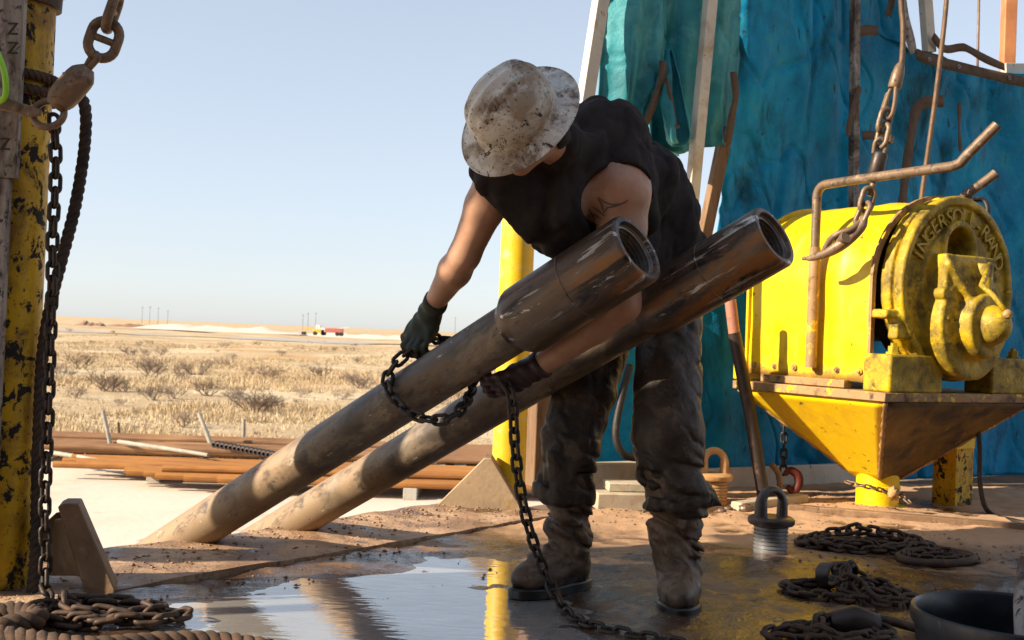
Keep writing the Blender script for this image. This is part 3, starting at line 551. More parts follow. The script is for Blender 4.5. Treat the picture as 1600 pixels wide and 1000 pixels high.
def far_vehicle(name, label, px, py, Y, kind):
    p = at(px, py, Y); z0 = float(gz(np.array(p.x), np.array(p.y))); x, y = p.x, p.y; t_ = thing(name, label, 'vehicle', (x, y, z0))
    bm_ = M['far_yellow'] if kind == 'loader' else M['far_red']
    if kind == 'loader':
        mb = MB(); mb.box((x + .6, y, z0 + 1.5), (2, 0, 0), (0, 1.1, 0), (0, 0, .6)); mb.build('body', bm_, t_, bevel=.1)
        mb = MB(); mb.box((x + .3, y, z0 + 2.9), (.9, 0, 0), (0, .9, 0), (0, 0, .8)); mb.build('cab', M['far_white'], t_, bevel=.1)
        mb = MB(); mb.bar((x - 1, y, z0 + 1.8), (x - 4, y, z0 + 2.6), .4, .4); mb.bar((x - 4, y, z0 + 2.6), (x - 4.8, y, z0 + .9), .3, .3); mb.build('arm', bm_, t_)
        mb = MB(); mb.box((x - 4.9, y, z0 + .6), (.7, 0, 0), (0, 1.2, 0), (0, 0, .5)); mb.build('bucket', M['far_black'], t_, bevel=.1)
        ws = (-.8, 2.0)
    else:
        mb = MB(); mb.box((x, y, z0 + 1.9), (3.2, 0, 0), (0, 1.2, 0), (0, 0, .8)); mb.build('body', bm_, t_, bevel=.1)
        mb = MB(); mb.box((x - 3.9, y, z0 + 1.7), (.8, 0, 0), (0, 1.1, 0), (0, 0, 1)); mb.build('cab', M['far_white'], t_, bevel=.15)
        mb = MB(); mb.bar((x + 1, y, z0 + 2.6), (x + 5.2, y, z0 + 3.3), .3, .3); mb.build('boom', M['far_white'], t_)
        ws = (-3.6, 1.2, 2.6)
    for wx in ws:
        mb = MB(); mb.lathe([(-1.2, 0), (-1.2, .7), (1.2, .7), (1.2, 0)], (x + wx, y, z0 + .7), (0, 1, 0), 14); mb.build('wheel', M['far_black'], t_)
far_vehicle('excavator', 'far yellow digger standing by the road', 496, 523, 410, 'loader')
far_vehicle('truck', 'far red and white truck right of the yellow digger', 522, 524, 410, 'truck')
# ---------------------------------------------------------------- pipe racks in the yard
def pipe_mesh(name, L, r, m):
    mb = MB(); mb.lathe([(0, r * .6), (0, r), (L, r), (L, r * .6)], (0, 0, 0), (1, 0, 0), 10)
    mb.lathe([(0.001, r * .62), (.3, r * .6)], (0, 0, 0), (1, 0, 0), 10)
    me = bpy.data.meshes.new(name); me.from_pydata(mb.v, [], mb.f); me.materials.append(m)
    me.polygons.foreach_set('use_smooth', [True] * len(me.polygons)); me.set_sharp_from_angle(angle=.6); return me
def rack_pipe(me, a, ang, label, group):
    o = link(bpy.data.objects.new('stored_pipe', me)); o.location = a; o.rotation_euler.z = ang; return tag(o, label, 'pipe', group)
def blocks(spots, lb):
    for i, p in enumerate(spots):
        mb = MB(); mb.box((0, 0, .12), (.14, 0, 0), (0, .9, 0), (0, 0, .12)); o = mb.build('cribbing_block', M['block'], None, bevel=.01); o.location = p; tag(o, lb, 'block', lb)
pmO = pipe_mesh('rust_pipe', 9.5, .075, M['rust_pipe']); pmB = pipe_mesh('brown_pipe', 9.5, .065, M['brown_pipe']); pmD = pipe_mesh('dark_pipe', 5, .06, M['dark_pipe'])
A = on(165, 768, GROUND); ang = 0.10
dvec = V(math.cos(ang), math.sin(ang), 0); dn = V(-dvec.y, dvec.x, 0)
for i in range(9):
    st = A + dvec * [2.2, 1.5, .9, 2.0, .6, .2, .5, .1, .35][i] + dn * (i * .165)
    rack_pipe(pmO, V(st.x, st.y, GROUND + .30), ang, 'orange rusty pipe lying in the nearest low stack on the pad', 'orange pipes of the nearest stack')
for i in range(2):
    st = A + dvec * (1.0 + .4 * (i % 2)) + dn * (.5 + i * .165); rack_pipe(pmO, V(st.x, st.y, GROUND + .43), ang, 'orange rusty pipe lying in the nearest low stack on the pad', 'orange pipes of the nearest stack')
blocks([A + dvec * q + dn * .75 + V(0, 0, 0) for q in (3.2, 6.2)], 'white cribbing block under the nearest pipe stack')
B = on(60, 748, GROUND); ang2 = .085; d2 = V(math.cos(ang2), math.sin(ang2), 0); n2v = V(-d2.y, d2.x, 0)
for r_ in range(1):
    for i in range(9):
        st = B + d2 * (.3 + .35 * ((i * 7) % 4)) + n2v * (i * .165 + r_ * .08); rack_pipe(pmO, V(st.x, st.y, GROUND + .32 + r_ * .13), ang2, 'orange rusty pipe lying in the second stack behind the nearest', 'orange pipes of the second stack')
blocks([B + d2 * q + n2v * .75 for q in (2.5, 4.6, 8.5)], 'white cribbing block under the second pipe stack')
C = on(-40, 722, GROUND)
for i in range(25):
    st = C + d2 * (.4 * ((i * 5) % 3)) + n2v * (.3 + i * .15); rack_pipe(pmB, V(st.x, st.y, GROUND + .34 + .05 * ((i * 13) % 5 == 0) - .03 * ((i * 7) % 3)), ang2 + .004 * ((i * 3) % 4), 'brown rusty pipe lying side by side on the wide rear rack', 'brown pipes of the rear rack')
for i in range(25):
    st = C + d2 * (9.9 + .4 * ((i * 5) % 3)) + n2v * (.3 + i * .15); rack_pipe(pmB, V(st.x, st.y, GROUND + .34), ang2, 'brown rusty pipe lying on the right hand rear rack', 'brown pipes of the right rear rack')
D = on(640, 735, GROUND)
for i in range(10):
    st = D + d2 * (.3 * ((i * 5) % 3)) + n2v * (i * .17); rack_pipe(pmB, V(st.x, st.y, GROUND + .36), ang2, 'brown rusty pipe in the stack seen right of the lower pipe', 'brown pipes right of the lower pipe')
blocks([D + d2 * q + n2v * .3 for q in (.8, 1.3)], 'white cribbing block right of the lower pipe')
def stick(name, a, b, r, m, label, cat='stake', group=None):
    mb = MB(); a, b = Vector(a), Vector(b); mid = (a + b) / 2 + V(0.01, 0, 0.006)
    mb.tube([a, mid, b], [r, r * .95, r * .85], 8); return tag(mb.build(name, m, None, loc=a), label, cat, group)
Ys = (on(300, 722, GROUND)).y
stick('rack_stake', at(177, 722, Ys), at(161, 642, Ys + .3), .055, M['stake'], 'tall leaning grey stake left on the pipe rack')
stick('rack_stake', at(335, 712, Ys + .6), at(311, 646, Ys + 1), .06, M['stake'], 'leaning grey stake in the middle of the pipe rack')
stick('rack_stake', at(380, 690, Ys + 4), at(381, 655, Ys + 4), .06, M['stake'], 'short upright pale stake behind the pipe rack')
stick('rack_stake', at(185, 692, Ys + 4), at(185, 660, Ys + 4), .05, M['wood'], 'short upright brown stake behind the tall leaning stake')
stick('rack_spacer', at(185, 690, 27.3), at(325, 711, 25.6), .05, M['stake'], 'pale spacer pole lying across the rear rack', 'spacer')
stick('rack_spacer', at(60, 704, 26.6), at(160, 720, 25.2), .05, M['stake'], 'pale spacer pole lying on the far left of the rack', 'spacer')
for i in range(16):
    p = at(338 + i * 6.5, 694 + i * 1.2, 27.2 - .05 * i); mb = MB(); mb.lathe([(-.12, .04), (-.1, .08), (.1, .08), (.12, .04)], (0, 0, 0), (0.4, 1, 0), 8)
    o = mb.build('pipe_collar', M['dark_pipe'], None); o.location = p; tag(o, 'dark pipe collar in the row lying on the rear rack', 'collar', 'dark collars lying on the rear rack')
# ---------------------------------------------------------------- chains, ropes
_LK = {}
def link_mesh(pitch, wire, width, m, seg=10, n=8):
    key = (pitch, wire, width, m.name)
    if key in _LK: return _LK[key]
    L = (pitch + wire) / 2; wd = (width - wire) / 2; h = max(0.0005, L - wd); path = []
    for k in range(seg + 1):
        q = -math.pi / 2 + math.pi * k / seg; path.append((h + wd * math.cos(q), wd * math.sin(q), 0))
    for k in range(seg + 1):
        q = math.pi / 2 + math.pi * k / seg; path.append((-h + wd * math.cos(q), wd * math.sin(q), 0))
    mb = MB(); mb.tube(path, wire / 2, n, closed=True)
    me = bpy.data.meshes.new('link'); me.from_pydata(mb.v, [], mb.f); me.materials.append(m)
    me.polygons.foreach_set('use_smooth', [True] * len(me.polygons)); _LK[key] = me; return me
def put_link(me, p, t, nrm, parent, name='link'):
    t = Vector(t).normalized(); nrm = Vector(nrm); nrm = (nrm - t * nrm.dot(t)).normalized(); y = nrm.cross(t)
    o = bpy.data.objects.new(name, me); link(o, parent)
    o.matrix_local = Matrix.Translation(Vector(p) - base_of(parent)) @ Matrix((t, y, nrm)).transposed().to_4x4(); return o
def chain(name, label, pts, m, pitch=.042, wire=.0115, width=.040, jitter=.15, roll0=0.4, sub=8, group=None, seed=1, base=None, closed=False):
    r = random.Random(seed); sp = smoothpath(pts, sub, closed)
    if closed: sp.append(sp[0].copy())
    cs = resample(sp, pitch); me = link_mesh(pitch, wire, width, m)
    t_ = thing(name, label, 'chain', base if base is not None else pts[-1], group)
    fr = frames(cs)
    for i in range(len(fr) - 1):
        p = (fr[i][0] + fr[i + 1][0]) / 2; t = fr[i + 1][0] - fr[i][0]; a, b = fr[i][2], fr[i][3]
        q = roll0 + (math.pi / 2 if i % 2 else 0) + r.uniform(-jitter, jitter)
        put_link(me, p, t, a * math.cos(q) + b * math.sin(q), t_)
    return t_
def scribble(c, rx, ry, loops, r, ang=0, z0=.012, zh=.045, pts=60):
    out = []; ph = r.random() * 6; 
    for i in range(pts):
        s = i / (pts - 1); q = ph + s * loops * 6.283; k = 0.45 + 0.55 * abs(math.sin(s * 7.3 + ph)) + r.uniform(-.12, .12)
        x, y = rx * k * math.cos(q) + rx * .25 * math.sin(s * 11), ry * k * math.sin(q)
        rr = math.hypot(x / rx, y / ry); z = z0 + zh * max(0, 1 - rr) * (0.4 + 0.9 * s) + r.uniform(0, .012)
        out.append(Vector(c) + V(x * math.cos(ang) - y * math.sin(ang), x * math.sin(ang) + y * math.cos(ang), z))
    return out
def rope_mesh(path, R, strands=3, pitch=.06, step=.006, n=7):
    sp = resample(smoothpath(path, 12), step); fr = frames(sp); mb = MB(); rs = R * (.56 if strands == 3 else .4)
    for k in range(strands):
        pts = []
        for i, (p, t, a, b) in enumerate(fr):
            q = 2 * math.pi * (i * step / pitch + k / strands); pts.append(p + (a * math.cos(q) + b * math.sin(q)) * (R - rs))
        mb.tube(pts, rs, n)
    if strands > 3: mb.tube(sp, R * .6, n)
    return mb
def rope(name, label, path, R, m, cat='rope', strands=3, pitch=.06, step=.006, parent=None, n=7):
    mb = rope_mesh(path, R, strands, pitch, step, n)
    if parent is not None: return mb.build(name, m, parent, 180)
    return tag(mb.build(name, m, None, 180, loc=path[-1]), label, cat)

# ---------------------------------------------------------------- the two drill pipes
def drill_pipe(label, lo, hi, rb, rj, jl, tl, seed):
    lo, hi = Vector(lo), Vector(hi); d = (hi - lo).normalized(); t_ = thing('drill_pipe', label, 'pipe', lo)
    L = (hi - lo).length; total = 7.6                          # reaches down the ramp to the yard
    mb = MB(); prof = [(L - total, 0.0), (L - total, rb)] + [(L - total + (total - jl - tl) * i / 40, rb) for i in range(1, 41)] + [(L - jl - tl * .02, rb)]
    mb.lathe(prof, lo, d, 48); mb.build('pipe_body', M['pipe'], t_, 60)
    b = rj * .70
    mb = MB(); mb.lathe([(L - jl - tl, rb * .99), (L - jl - tl * .8, rb + (rj - rb) * .12), (L - jl - tl * .25, rb + (rj - rb) * .86), (L - jl, rj)] + [(L - jl + (jl - .012) * i / 10, rj) for i in range(1, 11)] + [(L - .004, rj * .97), (L, rj * .93), (L, rj * .80), (L - .012, rj * .76)], lo, d, 64)
    j = mb.build('tool_joint', M['joint'], t_, 35)
    prof = [(L - .0121, rj * .76)]
    for i in range(12):
        s = L - .014 - i * .011; k = rj * .75 - i * .0014
        prof += [(s, k), (s - .004, k), (s - .0055, k - .006), (s - .0095, k - .006)]
    prof += [(L - .16, rj * .5), (L - .3, rj * .4), (L - .3, 0)]
    mb = MB(); mb.lathe(prof, lo, d, 48); mb.build('thread', M['thread'], t_, 30)
    mb = MB(); q = L - jl * .5                                # worn weld band
    mb.lathe([(q - .004, rj + .0001), (q - .003, rj + .0016), (q + .002, rj + .0016), (q + .003, rj + .0001)], lo, d, 64); mb.build('weld_band', M['joint'], j, 60)
    ax3 = d; ay3 = V(0, 0, 1).cross(d).normalized(); az3 = d.cross(ay3); RM = Matrix((ax3, ay3, az3)).transposed()   # local x runs along the pipe
    for o in [c for c in t_.children_recursive]:
        o.data.transform(RM.transposed().to_4x4())
    for o in t_.children: o.matrix_local = RM.to_4x4()
    return t_
P1lo, P1hi = at(300, 832, 4.25), at(997, 387, 3.2)
P2lo, P2hi = at(450, 820, 4.62), at(1211, 368, 3.3)
drill_pipe('heavy drill pipe with chain choker, nearer and left of the two', P1lo, P1hi, .079, .108, .43, .055, 1)
drill_pipe('heavy drill pipe resting across the worker thighs, farther right of the two', P2lo, P2hi, .077, .098, .44, .055, 2)

# choker chain round the nearer pipe and the tail chain from the left glove
ck = [(700, 530, 3.76), (668, 533, 3.67), (640, 549, 3.64), (614, 572, 3.63), (604, 597, 3.61), (614, 622, 3.565), (646, 648, 3.51), (690, 657, 3.47), (720, 640, 3.50), (736, 612, 3.62), (742, 585, 3.72), (735, 550, 3.76)]
chain('choker_chain', 'black chain looped round the nearer drill pipe under the green glove', [at(*q) for q in ck], M['chain'], pitch=.040, wire=.0125, width=.042, seed=3, closed=True)
tl = [at(786, 592, 3.50), at(800, 622, 3.48), at(804, 690, 3.49), at(812, 760, 3.51), at(828, 830, 3.53), at(846, 880, 3.55)] + [on(864, 922, .06), on(884, 955, .014), on(915, 975, .012), on(965, 988, .012), on(1030, 1000, .012), on(1090, 1012, .012)]
chain('tail_chain', 'dark chain hanging from the maroon glove down into the puddle', tl, M['chain'], pitch=.042, wire=.0125, width=.042, seed=4)

# ---------------------------------------------------------------- left post with rope, swivel and chains
LPY = 3.46
lp = at(12, 500, LPY); LP = V(lp.x, lp.y, 0)
t_ = thing('derrick_post', 'thick peeling yellow post at the left edge of the rig floor', 'post', LP)
mb = MB(); mb.lathe([(-0.02, 0), (-0.02, .098)] + [(i * .1, .098) for i in range(0, 46)] + [(4.5, 0)], LP, (0, 0, 1), 40); mb.build('post_tube', M['yellow_peel'], t_, 60)
mb = MB(); zt = at(60, 12, LPY).z; mb.lathe([(zt, .098), (zt, .114), (zt + .05, .116), (zt + .06, .145), (zt + .10, .145), (zt + .10, .098)], LP, (0, 0, 1), 40); mb.build('collar', M['rust_chain'], t_, 40)
# foot brace plates
g0 = LP + V(.10, -.02, 0)
tp = at(108, 788, 3.42); bt = on(160, 935, .02)
mb = MB(); mb.prism([at(90, 792, 3.42), at(100, 787, 3.42), at(122, 787, 3.42), at(180, 922, 3.42), at(176, 934, 3.42), at(136, 938, 3.42)], (-.03, .11, 0)); mb.build('brace_plate', M['steel_plate'], t_, 35, bevel=.004)
mb = MB(); mb.prism([at(38, 845, 3.5), at(88, 800, 3.5), at(96, 812, 3.5), at(50, 870, 3.5)], (0.03, .10, 0)); mb.build('brace_plate', M['steel_plate'], t_, 35, bevel=.004)
mb = MB(); mb.prism([at(70, 900, 3.47), at(84, 812, 3.47), at(100, 812, 3.47), at(130, 900, 3.47)], (0.0, .05, 0)); mb.build('web_plate', M['gusset'], t_, 35, bevel=.004)
# white board with stencilled marks beside the post
bx = at(12, 200, 3.31); t_ = thing('stencilled_board', 'dirty white upright board with black marks overlapping the yellow post', 'board', V(bx.x - .02, 3.31, 0))
mb = MB(); q0 = at(39, 0, 3.31); q1 = at(22, 278, 3.31); q2 = at(-10, 1000, 3.31)
zb = at(22, 278, 3.31).z
mb.prism([V(q1.x - .11, 3.31, zb), V(q1.x + .004, 3.31, zb), V(q1.x + .004, 3.31, 3.6), V(q1.x - .11, 3.31, 3.6)], (0, .03, 0)); mb.build('upper_board', M['grey_post'], t_, 35, bevel=.004)
mb = MB(); mb.prism([V(q1.x - .11, 3.315, 0), V(q1.x - .018, 3.315, 0), V(q1.x - .018, 3.315, zb), V(q1.x - .11, 3.315, zb)], (0, .03, 0)); mb.build('lower_board', M['grey_post'], t_, 35, bevel=.004)
def letters(txt, o, xdir, ydir, size, m, parent, ext=.0008, name='lettering'):
    cu = bpy.data.curves.new('txt', 'FONT'); cu.body = txt; cu.size = size; cu.extrude = ext; cu.align_x = 'CENTER'; cu.align_y = 'CENTER'; cu.resolution_u = 3
    ob = bpy.data.objects.new('txt', cu); COL.objects.link(ob); dg = bpy.context.evaluated_depsgraph_get()
    me = bpy.data.meshes.new_from_object(ob.evaluated_get(dg)); bpy.data.objects.remove(ob)
    me.materials.clear(); me.materials.append(m); r = bpy.data.objects.new(name, me); link(r, parent)
    x = Vector(xdir).normalized(); y = Vector(ydir).normalized(); z = x.cross(y)
    r.matrix_local = Matrix.Translation(Vector(o) - base_of(parent)) @ Matrix((x, y, z)).transposed().to_4x4(); return r
M['stencil'] = mat('black_stencil_paint', (0.03, 0.024, 0.02, 1), rough=.7, bump=0)
for (a, b) in ((20, 46), (20, 76), (8, 226)):
    p = at(a, b, 3.31); letters('Z', V(p.x, 3.3085, p.z), (1, 0, 0), (0, 0, 1), .05, M['stencil'], t_)
# lime hose end
mb = MB(); mb.tube(smoothpath([at(-12, 70, 3.2), at(0, 92, 3.2), at(8, 120, 3.2), at(8, 150, 3.21), at(-4, 160, 3.22)], 6), .0085, 10)
tag(mb.build('lime_hose', M['lime'], None, 180, loc=at(8, 150, 3.2)), 'bright lime green hose end at the left frame edge', 'hose')
# rope turns round the post
def ring_pts(z, R, tilt, a0, a1, n=20): return [LP + V(R * math.cos(a0 + (a1 - a0) * i / n), R * math.sin(a0 + (a1 - a0) * i / n), z + tilt * i / n) for i in range(n + 1)]
zr = at(60, 122, LPY).z; zr2 = at(60, 150, LPY).z
t_ = thing('post_rope', 'brown braided rope wound twice round the yellow post and hanging beside it', 'rope', LP + V(.1, 0, 0))
p0 = ring_pts(zr, .115, -.02, -2.9, 2.2); mb = rope_mesh(p0, .017, 3, .05, .006); mb.build('rope_turn', M['rope'], t_, 180)
p0 = ring_pts(zr2 + .01, .115, -.02, -2.9, 2.2); mb = rope_mesh(p0, .017, 3, .05, .006); mb.build('rope_turn', M['rope'], t_, 180)
hp = [at(100, 120, 3.5), at(118, 140, 3.48), at(133, 168, 3.46), at(132, 230, 3.46), at(118, 320, 3.45), at(98, 400, 3.44), at(78, 480, 3.43), at(66, 560, 3.43), at(61, 660, 3.42), at(58, 760, 3.41), at(56, 860, 3.40), at(50, 930, 3.38)]
rope_mesh(hp, .019, 3, .075, .006).build('rope_tail', M['rope_dark'], t_, 180)
# swivel: ring, body, eye and the big anchor links above
t_ = thing('chain_swivel', 'rust brown barrel swivel with ring hanging from large chain links', 'swivel', at(112, 136, 3.27))
sa, sb = at(92, 158, 3.27), at(134, 112, 3.27); ax = (sb - sa).normalized(); Ls = (sb - sa).length
mb = MB(); mb.lathe([(-.02, 0), (-.02, .026), (.0, .037), (.012, .041), (.03, .0425), (Ls - .03, .041), (Ls - .012, .038), (Ls, .030), (Ls + .014, .018), (Ls + .014, 0)], sa, ax, 28); mb.build('swivel_barrel', M['tan_iron'], t_, 40)
mb = MB(); c = at(76, 178, 3.27); pts = [c + V(.044 * math.cos(q), .012 * math.sin(q), .040 * math.sin(q)) for q in [i * 6.283 / 28 for i in range(28)]]; mb.tube(pts, .0105, 10, closed=True); mb.build('ring', M['tan_iron'], t_, 180)
mb = MB(); mb.tube(smoothpath([at(134, 112, 3.27), at(145, 100, 3.262), at(153, 90, 3.258), at(150, 84, 3.27), at(142, 92, 3.283), at(133, 108, 3.285)], 6), .0095, 10); mb.build('swivel_eye', M['tan_iron'], t_, 180)
mb = MB(); mb.prism([at(-20, 152, 3.24), at(8, 152, 3.24), at(50, 166, 3.24), at(64, 172, 3.24), at(62, 180, 3.24), at(45, 182, 3.24), at(5, 172, 3.24), at(-20, 170, 3.24)], (0, .016, 0)); mb.build('shackle_plate', M['tan_iron'], t_, 35, bevel=.004)
mb = MB(); pc = at(26, 168, 3.235); mb.lathe([(0, 0), (0, .011), (-.012, .011), (-.014, 0)], pc, (0, 1, 0), 8); mb.build('pin', M['tan_iron'], t_, 35)
me = link_mesh(.078, .030, .105, M['tan_iron'], 12, 10)
up = V(0, 0, 1)
t2 = thing('anchor_chain', 'heavy stud link chain running up out of frame at top left', 'chain', at(160, 60, 3.28))
for (a, b, c2, dd, rr) in ((162, 62, 164, 10, .4), (176, 18, 182, -24, 1.75), (190, -45, 196, -90, .3)):
    pa, pb = at(a - (c2 - a) * .0, b, 3.28), at(c2, dd, 3.28); tdir = (pb - pa).normalized()
    nrm = V(0, -1, 0) * math.cos(rr) + V(1, 0, .2) * math.sin(rr); lk = put_link(me, pa, V(.30, 0, 1), nrm, t2)
    sm = MB(); 
    y = nrm.cross(V(.30, 0, 1)).normalized(); sm.tube([pa - y * .036, pa + y * .036], .011, 8); s_ = sm.build('stud', M['tan_iron'], t2, 180)
# hanging chain
hc = [at(84, 182, 3.31), at(87, 240, 3.31), at(86, 300, 3.31), at(82, 370, 3.31), at(82, 430, 3.315), at(79, 520, 3.32), at(76, 620, 3.325), at(72, 720, 3.33), at(70, 800, 3.335), at(72, 870, 3.34), at(70, 915, 3.33), on(82, 948, .03), on(60, 968, .015), on(20, 985, .02)]
chain('post_chain', 'black chain hanging straight down beside the left yellow post', hc, M['chain'], pitch=.043, wire=.0135, width=.042, jitter=.12, roll0=.75, seed=5, base=on(70, 930))
r5 = random.Random(5)
chain('floor_chain', 'rusty chain heaped on the floor in the bottom left corner', scribble(on(140, 972), .22, .10, 2.6, r5, 0.1, .02, .05, 40), M['rust_chain'], pitch=.052, wire=.016, width=.052, jitter=.7, sub=4, seed=6, base=on(140, 972))
rr_ = [on(-60, 985, .03), on(40, 1000, .035), on(140, 1012, .035), on(240, 1005, .03), on(330, 1003, .025), on(420, 1015, .02)]
rope('floor_rope', 'thick muddy braided rope lying across the bottom left corner', rr_, .030, M['rope'], pitch=.10)
rr_ = [on(-80, 1000, .03), on(20, 975, .05), on(60, 965, .055), on(20, 955, .05), on(-60, 965, .04)]
rope('floor_rope', 'short muddy rope bight lying under the hanging chain', rr_, .028, M['rope'], pitch=.09)

# ---------------------------------------------------------------- centre pole with gusset
cp = at(796, 700, 5.62); CPX, CPY = cp.x, 5.62
t_ = thing('yellow_pole', 'slim sunlit yellow pole standing behind the bending worker', 'pole', (CPX, CPY, 0))
mb = MB(); mb.lathe([(0, 0), (0, .083)] + [(i * .06, .083) for i in range(1, 25)] + [(1.44, .078), (1.45, 0)], (CPX, CPY, 0), (0, 0, 1), 32); mb.build('pole_tube', M['pole_yellow'], t_, 60)
mb = MB(); mb.prism([at(668, 804, 5.3), at(757, 716, 5.3), at(768, 717, 5.3), at(815, 796, 5.3), at(812, 808, 5.3)], (0.0, .028, 0)); mb.build('gusset_plate', M['gusset'], t_, 35, bevel=.003)
mb = MB(); mb.prism([at(757, 716, 5.329), at(768, 717, 5.329), at(815, 796, 5.329), at(800, 796, 5.329)], (0.0, .22, 0)); mb.build('gusset_flange', M['steel_plate'], t_, 35, bevel=.003)
tp = MB(); a = onwall(838, 760, .12); b = onwall(846, 560, .12); tp.bar(a, V(a.x, a.y, b.z + .3), .09, .09, WN); tag(tp.build('timber_post', M['wood'], None, 35, bevel=.006, loc=a), 'dark brown timber post just right of the slim yellow pole', 'post')
# ---------------------------------------------------------------- tarpaulin wall
def poly_at(pts, t):
    L = [0]
    for a, b in zip(pts[:-1], pts[1:]): L.append(L[-1] + math.hypot(b[0] - a[0], b[1] - a[1]))
    s = t * L[-1]
    for i in range(len(pts) - 1):
        if s <= L[i + 1] or i == len(pts) - 2:
            k = (s - L[i]) / max(1e-6, L[i + 1] - L[i]); return (pts[i][0] + (pts[i + 1][0] - pts[i][0]) * k, pts[i][1] + (pts[i + 1][1] - pts[i][1]) * k)
def tarp(label, left, right, off, amp, m, folds, nu=90, nv=120, seed=0, extra=None, parent=None, name='tarpaulin', cat='tarp', depthf=None):
    v = []; 
    for j in range(nv + 1):
        a = poly_at(left, j / nv); b = poly_at(right, j / nv)
        for i in range(nu + 1):
            s = i / nu; v.append(onwall(a[0] + (b[0] - a[0]) * s, a[1] + (b[1] - a[1]) * s, off))
    v = np.array([tuple(p) for p in v]).reshape(nv + 1, nu + 1, 3)
    U = v[..., 0] * WU.x + v[..., 1] * WU.y; Zz = v[..., 2]
    s = np.linspace(0, 1, nu + 1)[None, :]; tt = np.linspace(0, 1, nv + 1)[:, None]
    d = amp * (fbm(U * folds + seed, Zz * folds * .2, seed * 1.3, 3)) + amp * .16 * np.sin(U * folds * 5 + 4.2 * vnoise(U * 2, Zz * 1.3, seed) + Zz * .8)
    d = d + amp * .12 * fbm(U * folds * 4 + 3, Zz * folds * 1.6, seed + 2.0, 3)
    d = d - amp * .35 * np.exp(-(fbm(U * folds * 1.7 + seed * 3, Zz * folds * .22 + U * .5, seed + 5.0, 2) / .12) ** 2) - amp * .22 * np.exp(-(fbm(U * folds * 2.0 + Zz * 1.5 + seed, Zz * folds * 1.2 - U, seed + 8.0, 2) / .05) ** 2)
    if extra is not None: d = d + extra(s, tt, U, Zz)
    v = v + d[..., None] * np.array(WN)
    I = np.arange((nu + 1) * (nv + 1)).reshape(nv + 1, nu + 1)
    f = np.stack([I[:-1, :-1], I[1:, :-1], I[1:, 1:], I[:-1, 1:]], -1).reshape(-1, 4)
    o = mesh_obj(name, v.reshape(-1, 3), f, m, parent, 180, loc=None if parent is not None else tuple(v[-1, nu // 2]))
    so = o.modifiers.new('thickness', 'SOLIDIFY'); so.thickness = .004
    return tag(o, label, cat) if parent is None else o
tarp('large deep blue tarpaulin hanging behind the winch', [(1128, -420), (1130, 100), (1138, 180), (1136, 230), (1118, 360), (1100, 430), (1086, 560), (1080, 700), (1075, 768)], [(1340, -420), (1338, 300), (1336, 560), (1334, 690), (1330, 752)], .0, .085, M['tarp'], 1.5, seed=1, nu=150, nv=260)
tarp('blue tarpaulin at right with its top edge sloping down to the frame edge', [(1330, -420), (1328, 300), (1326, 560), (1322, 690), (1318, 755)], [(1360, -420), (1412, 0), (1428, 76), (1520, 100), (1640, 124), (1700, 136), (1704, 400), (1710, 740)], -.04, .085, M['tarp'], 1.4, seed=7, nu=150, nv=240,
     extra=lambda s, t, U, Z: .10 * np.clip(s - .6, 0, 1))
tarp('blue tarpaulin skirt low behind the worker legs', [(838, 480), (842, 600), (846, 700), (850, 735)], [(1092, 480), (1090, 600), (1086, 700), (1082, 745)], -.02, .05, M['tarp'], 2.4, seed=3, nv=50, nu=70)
tarp('teal tarpaulin flap hanging torn between the white posts above the worker', [(948, -420), (946, 0), (938, 100), (936, 200), (940, 260)], [(1050, -420), (1048, 60), (1040, 110), (1022, 160), (1006, 205)], .10, .05, M['tarp_teal'], 3.2, seed=4, nv=130, nu=60, extra=lambda s, t, U, Z: .10 * np.exp(-((s - .32) / .18) ** 2) - .05 * (s > .85))
tarp('teal tarpaulin flap bunched and rolled beside the long white post', [(1026, -420), (1024, 60), (1022, 130), (1020, 190), (1022, 222), (1066, 243)], [(1160, -420), (1158, 90), (1150, 140), (1146, 190), (1140, 226), (1086, 232)], .05, .06, M['tarp_teal'], 3.6, seed=5, nv=130, nu=60, extra=lambda s, t, U, Z: -.16 * np.exp(-((s - .22) / .11) ** 2) * np.clip((t - .5) * 3.5, 0, 1))
# straps, torn edge roll
def strap_px(label, pts, wpx, off, m=None, name='strap', cat='strap'):
    P = [onwall(a, b, off) for a, b in pts]; P = smoothpath(P, 5); mb = MB(); v = []; wd = wpx / FPX * P[0].y / 2
    for i, p in enumerate(P):
        t = (P[min(i + 1, len(P) - 1)] - P[max(i - 1, 0)]).normalized(); x = t.cross(WN).normalized(); tw = 0.004 * math.sin(i * .7)
        v += [p - x * wd + WN * tw, p + x * wd - WN * tw]
    f = [[2 * i, 2 * i + 1, 2 * i + 3, 2 * i + 2] for i in range(len(P) - 1)]
    o = mesh_obj(name, v, f, m or M['strap'], None, 60, loc=P[-1]); so = o.modifiers.new('t', 'SOLIDIFY'); so.thickness = .003
    return tag(o, label, cat)
strap_px('brown torn edge strap hanging along the left teal flap', [(1036, 95), (1034, 125), (1022, 160), (1008, 195)], 13, .17)
strap_px('long brown strap along the left edge of the large blue tarpaulin', [(1146, 112), (1150, 150), (1144, 180), (1138, 225)], 13, .12)
strap_px('short webbing strap stub near the top of the grey pole', [(1344, 50), (1356, 47), (1372, 48)], 16, .12)
strap_px('webbing strap hanging at the top edge left of the hoist cable', [(1396, -20), (1393, 5), (1388, 24)], 15, .14)
strap_px('webbing strap tied round the grey pole beside the blue tarpaulin', [(1344, 135), (1334, 165), (1328, 190), (1325, 212)], 10, .14)
strap_px('short webbing strap stub right of the grey pole at mid height', [(1348, 212), (1362, 211), (1374, 213)], 14, .12)
strap_px('long bent webbing strap right of the hoist hook', [(1475, 158), (1446, 160), (1432, 172), (1426, 200), (1418, 250), (1412, 300), (1408, 330)], 19, .14)
